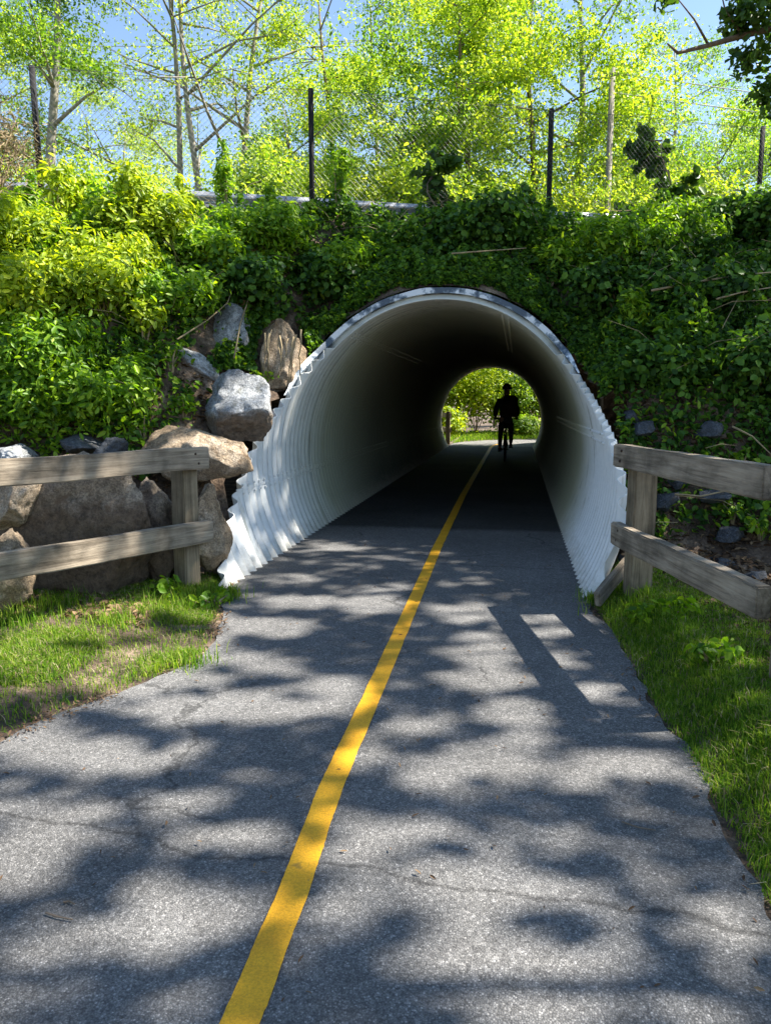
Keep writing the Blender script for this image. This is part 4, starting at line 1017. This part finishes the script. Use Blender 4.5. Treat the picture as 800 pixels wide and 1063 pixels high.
# right verge
n = 230000; x = rng.uniform(.5, 2.4, n); y = rng.uniform(1.2, 6.6, n); e = by_y(RE[:12], y)
d = x-e; ok = (d > .0) & (rng.random(n) < (.25+.75*sm(.0, .08, d))*(.55+.45*sm(.25, .6, vnoise(x, y, 4, 31)))*(1-sm(.40, .75, d-.25*vnoise(x, y, 2.2, 33)+.10*sm(4.5, 6.5, y)-.25*sm(4, 2, y))))
k8 = rng.random(ok.sum()) < .07; blades(x[ok][k8], y[ok][k8], .055, .0022, 'straw', 'dry_grass', 'dry straw blades in the right grass', rng, 1.3)
blades(x[ok], y[ok], .048, .0024, 'grass', 'grass', 'soft green grass along the right edge of the path', rng, .9)
# left verge
n = 200000; x = rng.uniform(-4.4, -1.6, n); y = rng.uniform(2.3, 6.1, n); e = by_y(LE[:14], y)
d = e-x; bare = vnoise(x, y, 2.2, 41); ok = (d > 0) & (rng.random(n) < sm(0, .12, d)*(.12+.88*sm(.30, .55, bare))*(1-sm(-.2, .3, y-6.0+.15*(x+2.5))))
k8 = rng.random(ok.sum()) < .15; blades(x[ok][k8], y[ok][k8], .05, .0022, 'straw', 'dry_grass', 'dry straw blades in the left grass', rng, 1.3)
blades(x[ok], y[ok], .045, .0024, 'grass', 'grass', 'patchy sunlit grass between the path and the left fence', rng, .9)
n = 26000; x = rng.uniform(-8, 6, n); y = rng.uniform(26.5, 39, n)
dl = y-np.interp(x, [p[0] for p in LE[13:]], [p[1] for p in LE[13:]]); dr = np.interp(x, [p[0] for p in RE[11:]], [p[1] for p in RE[11:]])-y
ok = ((dl > .15) & (x > -2.3)) | (x < -2.45) | ((dr > .15) & (x > .75))
blades(x[ok], y[ok], .16, .010, 'grass', 'grass', 'sunlit grass on the verge beyond the tunnel', rng, .8)
n = 900; x = rng.uniform(-7, 7, n); y = rng.uniform(6, 13, n); z = height(x, y); kk = cover_density(x, y, z) > .2; mb = MB()
for a_, b_, c_ in zip(x[kk], y[kk], z[kk]):
    if abs(a_-XC) < 2.1 and b_ < 9.4: continue
    L_ = random.uniform(.25, .8); t = random.uniform(0, 6.28); e = Vector((math.cos(t), math.sin(t)-.25, random.uniform(-.1, .9))).normalized()*L_; p = Vector((a_, b_, c_+random.uniform(.05, .3)))
    mb.tube([p, p+e*.5+Vector((0, 0, .06*L_)), p+e+Vector((0, 0, -.08*L_))], [.004, .003, .0015], 4, False)
tag(mb.build('dry_stems', M['stem'], None), 'thin dry stems and creeper shoots mixed through the ground cover', 'dry stems', None, 'stuff')
# taller tufts by posts
xs_, ys_ = [], []
for px, py, sp_, n in ((60, 640, .10, 260), (20, 655, .10, 260), (175, 630, .12, 260), (215, 622, .12, 400), (235, 620, .06, 200), (120, 655, .08, 160), (625, 625, .08, 300), (650, 640, .1, 300), (200, 690, .08, 160), (690, 660, .12, 250), (645, 612, .06, 200)):
    g = gnd(px, py); xs_.append(rng.normal(g.x, sp_, n)); ys_.append(rng.normal(g.y, sp_, n))
blades(np.concatenate(xs_), np.concatenate(ys_), .11, .003, 'grass', 'tall_grass', 'taller grass tufts at the foot of the fences', rng, .8)
# litter of dead leaves
def litter(n, xr, yr, prob, size, name, label, rng, mtl='deadleaf', asp=.5, zoff=.008):
    x = rng.uniform(*xr, n); y = rng.uniform(*yr, n); k = rng.random(n) < prob(x, y); x = x[k]; y = y[k]
    z = np.maximum(height(x, y), 0)+zoff+rng.random(len(x))*.012
    v, f = leaf_arrays(np.stack([x, y, z], -1), rand_unit(len(x), (0, -.2, 1.6), rng), size, asp, rng=rng)
    return tag(link(name, mesh_np(name, v, f), M[mtl]), label, 'litter', None, 'stuff')
litter(60000, (.5, 5), (2, 11), lambda x, y: np.where((x-by_y(RE[:12], y) > .25) & (height(x, y) < 2.6), sm(.35, .8, x-by_y(RE[:12], y)+.3*vnoise(x, y, 3, 5))*.8, 0), .055, 'leaf_litter', 'brown dead leaves on the soil behind the right fence', rng)
litter(30000, (-7, -1.9), (3.5, 8.5), lambda x, y: np.where((by_y(LE[:14], y)-x > .5) & (height(x, y) < 2) & (y > 4.6+.0*x), .6, 0), .055, 'leaf_litter', 'brown dead leaves among the left boulders', rng)
litter(26000, (.2, 1.1), (1.5, 6), lambda x, y: np.clip(1-np.abs(x-by_y(RE[:12], y)-.01)/.10, 0, 1)*(.12+.6*sm(.45, .7, vnoise(x, y, 3, 9)))*.4, .022, 'path_debris', 'brown crumbs and bits along the right edge of the asphalt', rng, asp=.35, zoff=.004)
litter(16000, (-2.6, -1.6), (2.5, 6), lambda x, y: np.clip(1-np.abs(x-by_y(LE[:14], y)+.02)/.10, 0, 1)*(.08+.5*sm(.45, .7, vnoise(x, y, 3, 19))), .022, 'path_debris', 'brown crumbs and bits along the left edge of the asphalt', rng, asp=.35, zoff=.004)
litter(260, (-2.2, .7), (1.6, 8), lambda x, y: np.ones(len(x)), .022, 'path_specks', 'tiny scattered dry bits on the asphalt', rng, asp=.3, zoff=.004)
for pts, lb_ in (([(48, 950), (60, 954), (76, 957)], 'thin twig on the asphalt at the lower left'), ([(66, 939), (72, 938), (78, 941)], 'small dark twig just above the lower left twig'), ([(645, 855), (662, 861), (680, 864)], 'pale twig on the asphalt at the right')):
    P_ = [gnd(*p)+Vector((0, 0, .008)) for p in pts]; tag(MB().tube(P_, [.003, .0028, .002], 5).build('twig', M['bark'], None), lb_, 'twig')
# weeds by the left post and broad leaves on the right
for k, (px, py, hh, lb_) in enumerate(((190, 432, .22, 'small leafy plant between the rounded tan and the domed grey boulder'), (262, 470, .2, 'creeper tuft between the domed boulder and the tunnel wall'), (272, 400, .2, 'leafy tuft between the domed boulder and the root hung boulder'), (178, 385, .25, 'leafy plant left of the tilted slab'), (150, 455, .25, 'grassy tuft left of the rounded tan boulder'), (178, 622, .16, 'small broad leaved weed at the foot of the left fence post'), (222, 630, .12, 'low weed between the left fence post and the tunnel wall'), (700, 640, .13, 'small weed in the soil under the right lower rail'), (735, 690, .14, 'pale sunlit weed at the edge of the right grass'), (770, 490, .22, 'leafy plant between the right rails near the frame edge'), (760, 540, .22, 'broad leaved plant between the right rails in the middle'), (790, 560, .2, 'yellowish plant just above the right lower rail'), (668, 645, .1, 'round leaved weed in the grass beside the right post'))):
    h_ = hit(px, py)
    if h_ is None or h_.y > 10: continue
    shrub(tuple(h_), hh, .16, 90, 'weed', lb_, .055, .55, 'weed_plant', 'weed', 'weeds by the fences', 700+k, 5)

# ------------------------------------------------------------ the cyclist
BX, BY = -.285, 19.6
bike = empty('bicycle', (BX, BY, 0), 'dark bicycle seen from behind near the far end of the tunnel', 'bicycle')
def torus(c, R_, r_, axis='X', n=40, m_=8):
    vs_ = []; fs = []
    for i in range(n):
        a_ = 2*math.pi*i/n
        for j in range(m_):
            b_ = 2*math.pi*j/m_; rr = R_+r_*math.cos(b_); vs_.append((c[0]+r_*math.sin(b_), c[1]+rr*math.cos(a_), c[2]+rr*math.sin(a_)))
            fs.append((i*m_+j, i*m_+(j+1) % m_, ((i+1) % n)*m_+(j+1) % m_, ((i+1) % n)*m_+j))
    return vs_, fs
RW, FWY = (BX, BY-.02, .35), BY+1.03
for wy in (BY-.02, FWY):
    wh = MB(); wh.tube([(BX-.04, wy, .35), (BX+.04, wy, .35)], .025, 10)
    for k in range(20):
        a_ = 2*math.pi*k/20; wh.tube([(BX, wy, .35), (BX, wy+.31*math.cos(a_), .35+.31*math.sin(a_))], .0015, 3, False)
    wo = wh.build('wheel', M['galv'], bike); vs_, fs = torus((BX, wy, .35), .325, .024); link('tyre', MB().add(vs_, fs).mesh('tyre'), M['rubber'], wo, True)
fm = MB(); bb = (BX, BY+.43, .29); st_ = (BX, BY+.26, .83); hd = (BX, BY+.83, .86); hb = (BX, BY+.88, .72)
fm.tube([bb, st_], .016).tube([st_, hd], .016).tube([hb, bb], .019).tube([hd, hb], .02)
for sx in (-.055, .055): fm.tube([(BX+sx, BY-.02, .35), (bb[0]+sx*.5, bb[1], bb[2])], .009).tube([(BX+sx, BY-.02, .35), (BX+sx*.3, st_[1], st_[2]-.03)], .008).tube([(BX+sx, FWY, .35), (BX+sx*.8, hb[1]+.01, hb[2])], .011)
fm.build('frame', M['bikepaint'], bike, True)
MB().tube([(BX, BY+.24, .90), (BX, BY+.30, .90), (BX, BY+.45, .905), (BX, BY+.50, .90)], [.05, .075, .03, .02], 10).build('saddle', M['helmet'], bike, True)
MB().tube([st_, (BX, BY+.245, .90)], .013).build('seat_post', M['galv'], bike, True)
MB().tube([(BX-.31, BY+.72, 1.06), (BX-.25, BY+.79, 1.065), (BX, BY+.80, 1.04), (BX+.25, BY+.79, 1.065), (BX+.31, BY+.72, 1.06)], .015).tube([hd, (BX, BY+.80, 1.04)], .016).build('handlebar', M['helmet'], bike, True)
cr = MB(); cr.tube([(BX-.11, bb[1]-.02, .29), (BX+.07, bb[1], .29)], .02)
cr.tube([(BX-.075, bb[1], .29), (BX-.08, bb[1]-.16, .26)], .012).tube([(BX+.075, bb[1], .29), (BX+.08, bb[1]+.16, .33)], .012)
cr.build('crank', M['galv'], bike, True)
for sx, yy_, zz_ in ((-1, -.16, .255), (1, .16, .33)): MB().box((BX+sx*.135, bb[1]+yy_, zz_), (.10, .08, .022)).build('pedal', M['rubber'], bike)
MB().tube([(BX, BY+.18, .80), (BX, BY+.165, .80)], .025, 10).build('rear_reflector', M['bag'], bike)
# body as one skinned surface
def skin_body(name, verts, edges, radii, root, mtl, parent, sub=2):
    me = bpy.data.meshes.new(name); me.from_pydata(verts, edges, []); o = link(name, me, M[mtl], parent)
    sk = o.modifiers.new('skin', 'SKIN'); sk.use_smooth_shade = True
    for k, r in enumerate(radii):
        sv = me.skin_vertices[0].data[k]; sv.radius = r if hasattr(r, '__len__') else (r, r); sv.use_root = (k == root)
    ss = o.modifiers.new('sub', 'SUBSURF'); ss.levels = sub; ss.render_levels = sub
    return o
person = empty('person', (BX, bb[1], 0), 'cyclist in dark clothes and helmet standing on the pedals, seen from behind in silhouette', 'person')
X, Y = BX, bb[1]
J = {'pelvis': (X, Y-.10, 1.05), 'waist': (X, Y-.04, 1.19), 'chest': (X+.01, Y+.06, 1.40), 'uchest': (X+.01, Y+.11, 1.53), 'neck': (X+.01, Y+.14, 1.62), 'headb': (X+.01, Y+.17, 1.69), 'head': (X+.01, Y+.18, 1.78), 'crown': (X+.01, Y+.17, 1.85),
     'shL': (X-.17, Y+.11, 1.52), 'elL': (X-.265, Y+.17, 1.29), 'wrL': (X-.27, Y+.27, 1.12), 'haL': (X-.27, Y+.30, 1.085),
     'shR': (X+.19, Y+.11, 1.52), 'elR': (X+.285, Y+.17, 1.29), 'wrR': (X+.28, Y+.27, 1.12), 'haR': (X+.27, Y+.30, 1.085),
     'hiL': (X-.095, Y-.09, 1.00), 'knL': (X-.13, Y+.06, .66), 'anL': (X-.135, Y-.17, .35), 'heL': (X-.135, Y-.20, .31), 'toL': (X-.14, Y-.06, .29),
     'hiR': (X+.095, Y-.09, 1.00), 'knR': (X+.14, Y+.20, .74), 'anR': (X+.135, Y+.10, .43), 'heR': (X+.135, Y+.07, .385), 'toR': (X+.14, Y+.24, .36)}
RD = {'pelvis': (.15, .12), 'waist': (.135, .10), 'chest': (.165, .115), 'uchest': (.15, .10), 'neck': .068, 'headb': .075, 'head': (.078, .095), 'crown': .065, 'sh': .06, 'el': .042, 'wr': .03, 'ha': .034, 'hi': .088, 'kn': .058, 'an': .04, 'he': .038, 'to': .03}
keys = list(J); idx = {k: i for i, k in enumerate(keys)}
ED = [('pelvis', 'waist'), ('waist', 'chest'), ('chest', 'uchest'), ('uchest', 'neck'), ('neck', 'headb'), ('headb', 'head'), ('head', 'crown')]
for s_ in 'LR': ED += [('uchest', 'sh'+s_), ('sh'+s_, 'el'+s_), ('el'+s_, 'wr'+s_), ('wr'+s_, 'ha'+s_), ('pelvis', 'hi'+s_), ('hi'+s_, 'kn'+s_), ('kn'+s_, 'an'+s_), ('an'+s_, 'he'+s_), ('he'+s_, 'to'+s_)]
rad = [RD[k] if k in RD else RD[k[:2]] for k in keys]
body = skin_body('body', [J[k] for k in keys], [(idx[a_], idx[b_]) for a_, b_ in ED], rad, 0, 'skin', person)
def part_chain(name, ks, grow, mtl, root=0):
    v = [J[k] for k in ks]; e = [(ks.index(a_), ks.index(b_)) for a_, b_ in ED if a_ in ks and b_ in ks]
    r = []
    for k in ks:
        q = RD[k] if k in RD else RD[k[:2]]; q = q if hasattr(q, '__len__') else (q, q); r.append((q[0]+grow, q[1]+grow))
    return skin_body(name, v, e, r, root, mtl, person)
part_chain('jacket', ['pelvis', 'waist', 'chest', 'uchest', 'shL', 'elL', 'wrL', 'shR', 'elR', 'wrR'], .03, 'cloth')
part_chain('trousers', ['pelvis', 'waist', 'hiL', 'knL', 'anL', 'hiR', 'knR', 'anR'], .013, 'cloth')
for s_ in 'LR': part_chain('shoe', ['an'+s_, 'he'+s_, 'to'+s_], .014, 'helmet')
bm = bmesh.new(); bmesh.ops.create_uvsphere(bm, u_segments=24, v_segments=14, radius=1)
for v in bm.verts:
    v.co = Vector((v.co.x*.122, v.co.y*.15, max(v.co.z, -.3)*.125))
ho = link('helmet', mesh_bm('helmet', bm), M['helmet'], person, True, world=False)
ho.matrix_parent_inverse = Matrix.LocRotScale(person.location, person.rotation_euler, None).inverted(); ho.location = (X+.01, Y+.165, 1.845); ho.rotation_euler = (R(-8), 0, 0)
# fingers closed round the grips
for s_, sx in (('L', -1), ('R', 1)):
    for k in range(5):
        hx, hy, hz = J['ha'+s_]; ox = sx*(.034-.019*k)
        if k == 4: pts = [(hx-sx*.03, hy-.01, hz+.01), (hx-sx*.05, hy+.02, hz-.005), (hx-sx*.05, hy+.045, hz-.025)]
        else: pts = [(hx+ox, hy+.0, hz+.012), (hx+ox, hy+.055, hz+.002), (hx+ox, hy+.06, hz-.03), (hx+ox, hy+.025, hz-.045)]
        MB().tube(pts, [.010]*(len(pts)-1)+[.007], 6).build('finger', M['skin'], person, True)
bm = bmesh.new(); bmesh.ops.create_cube(bm, size=1)
for v in bm.verts: v.co = Vector((v.co.x*(.36 if v.co.z > 0 else .42), v.co.y*.2, v.co.z*.54))
bmesh.ops.bevel(bm, geom=bm.edges[:], offset=.05, segments=3, affect='EDGES')
bag = link('backpack', mesh_bm('backpack', bm), M['bag'], None, True); bag.location = (X+.10, Y-.115, 1.39); bag.rotation_euler = (R(-14), R(3), 0)
tag(bag, 'dark backpack worn on the back of the cyclist', 'backpack')
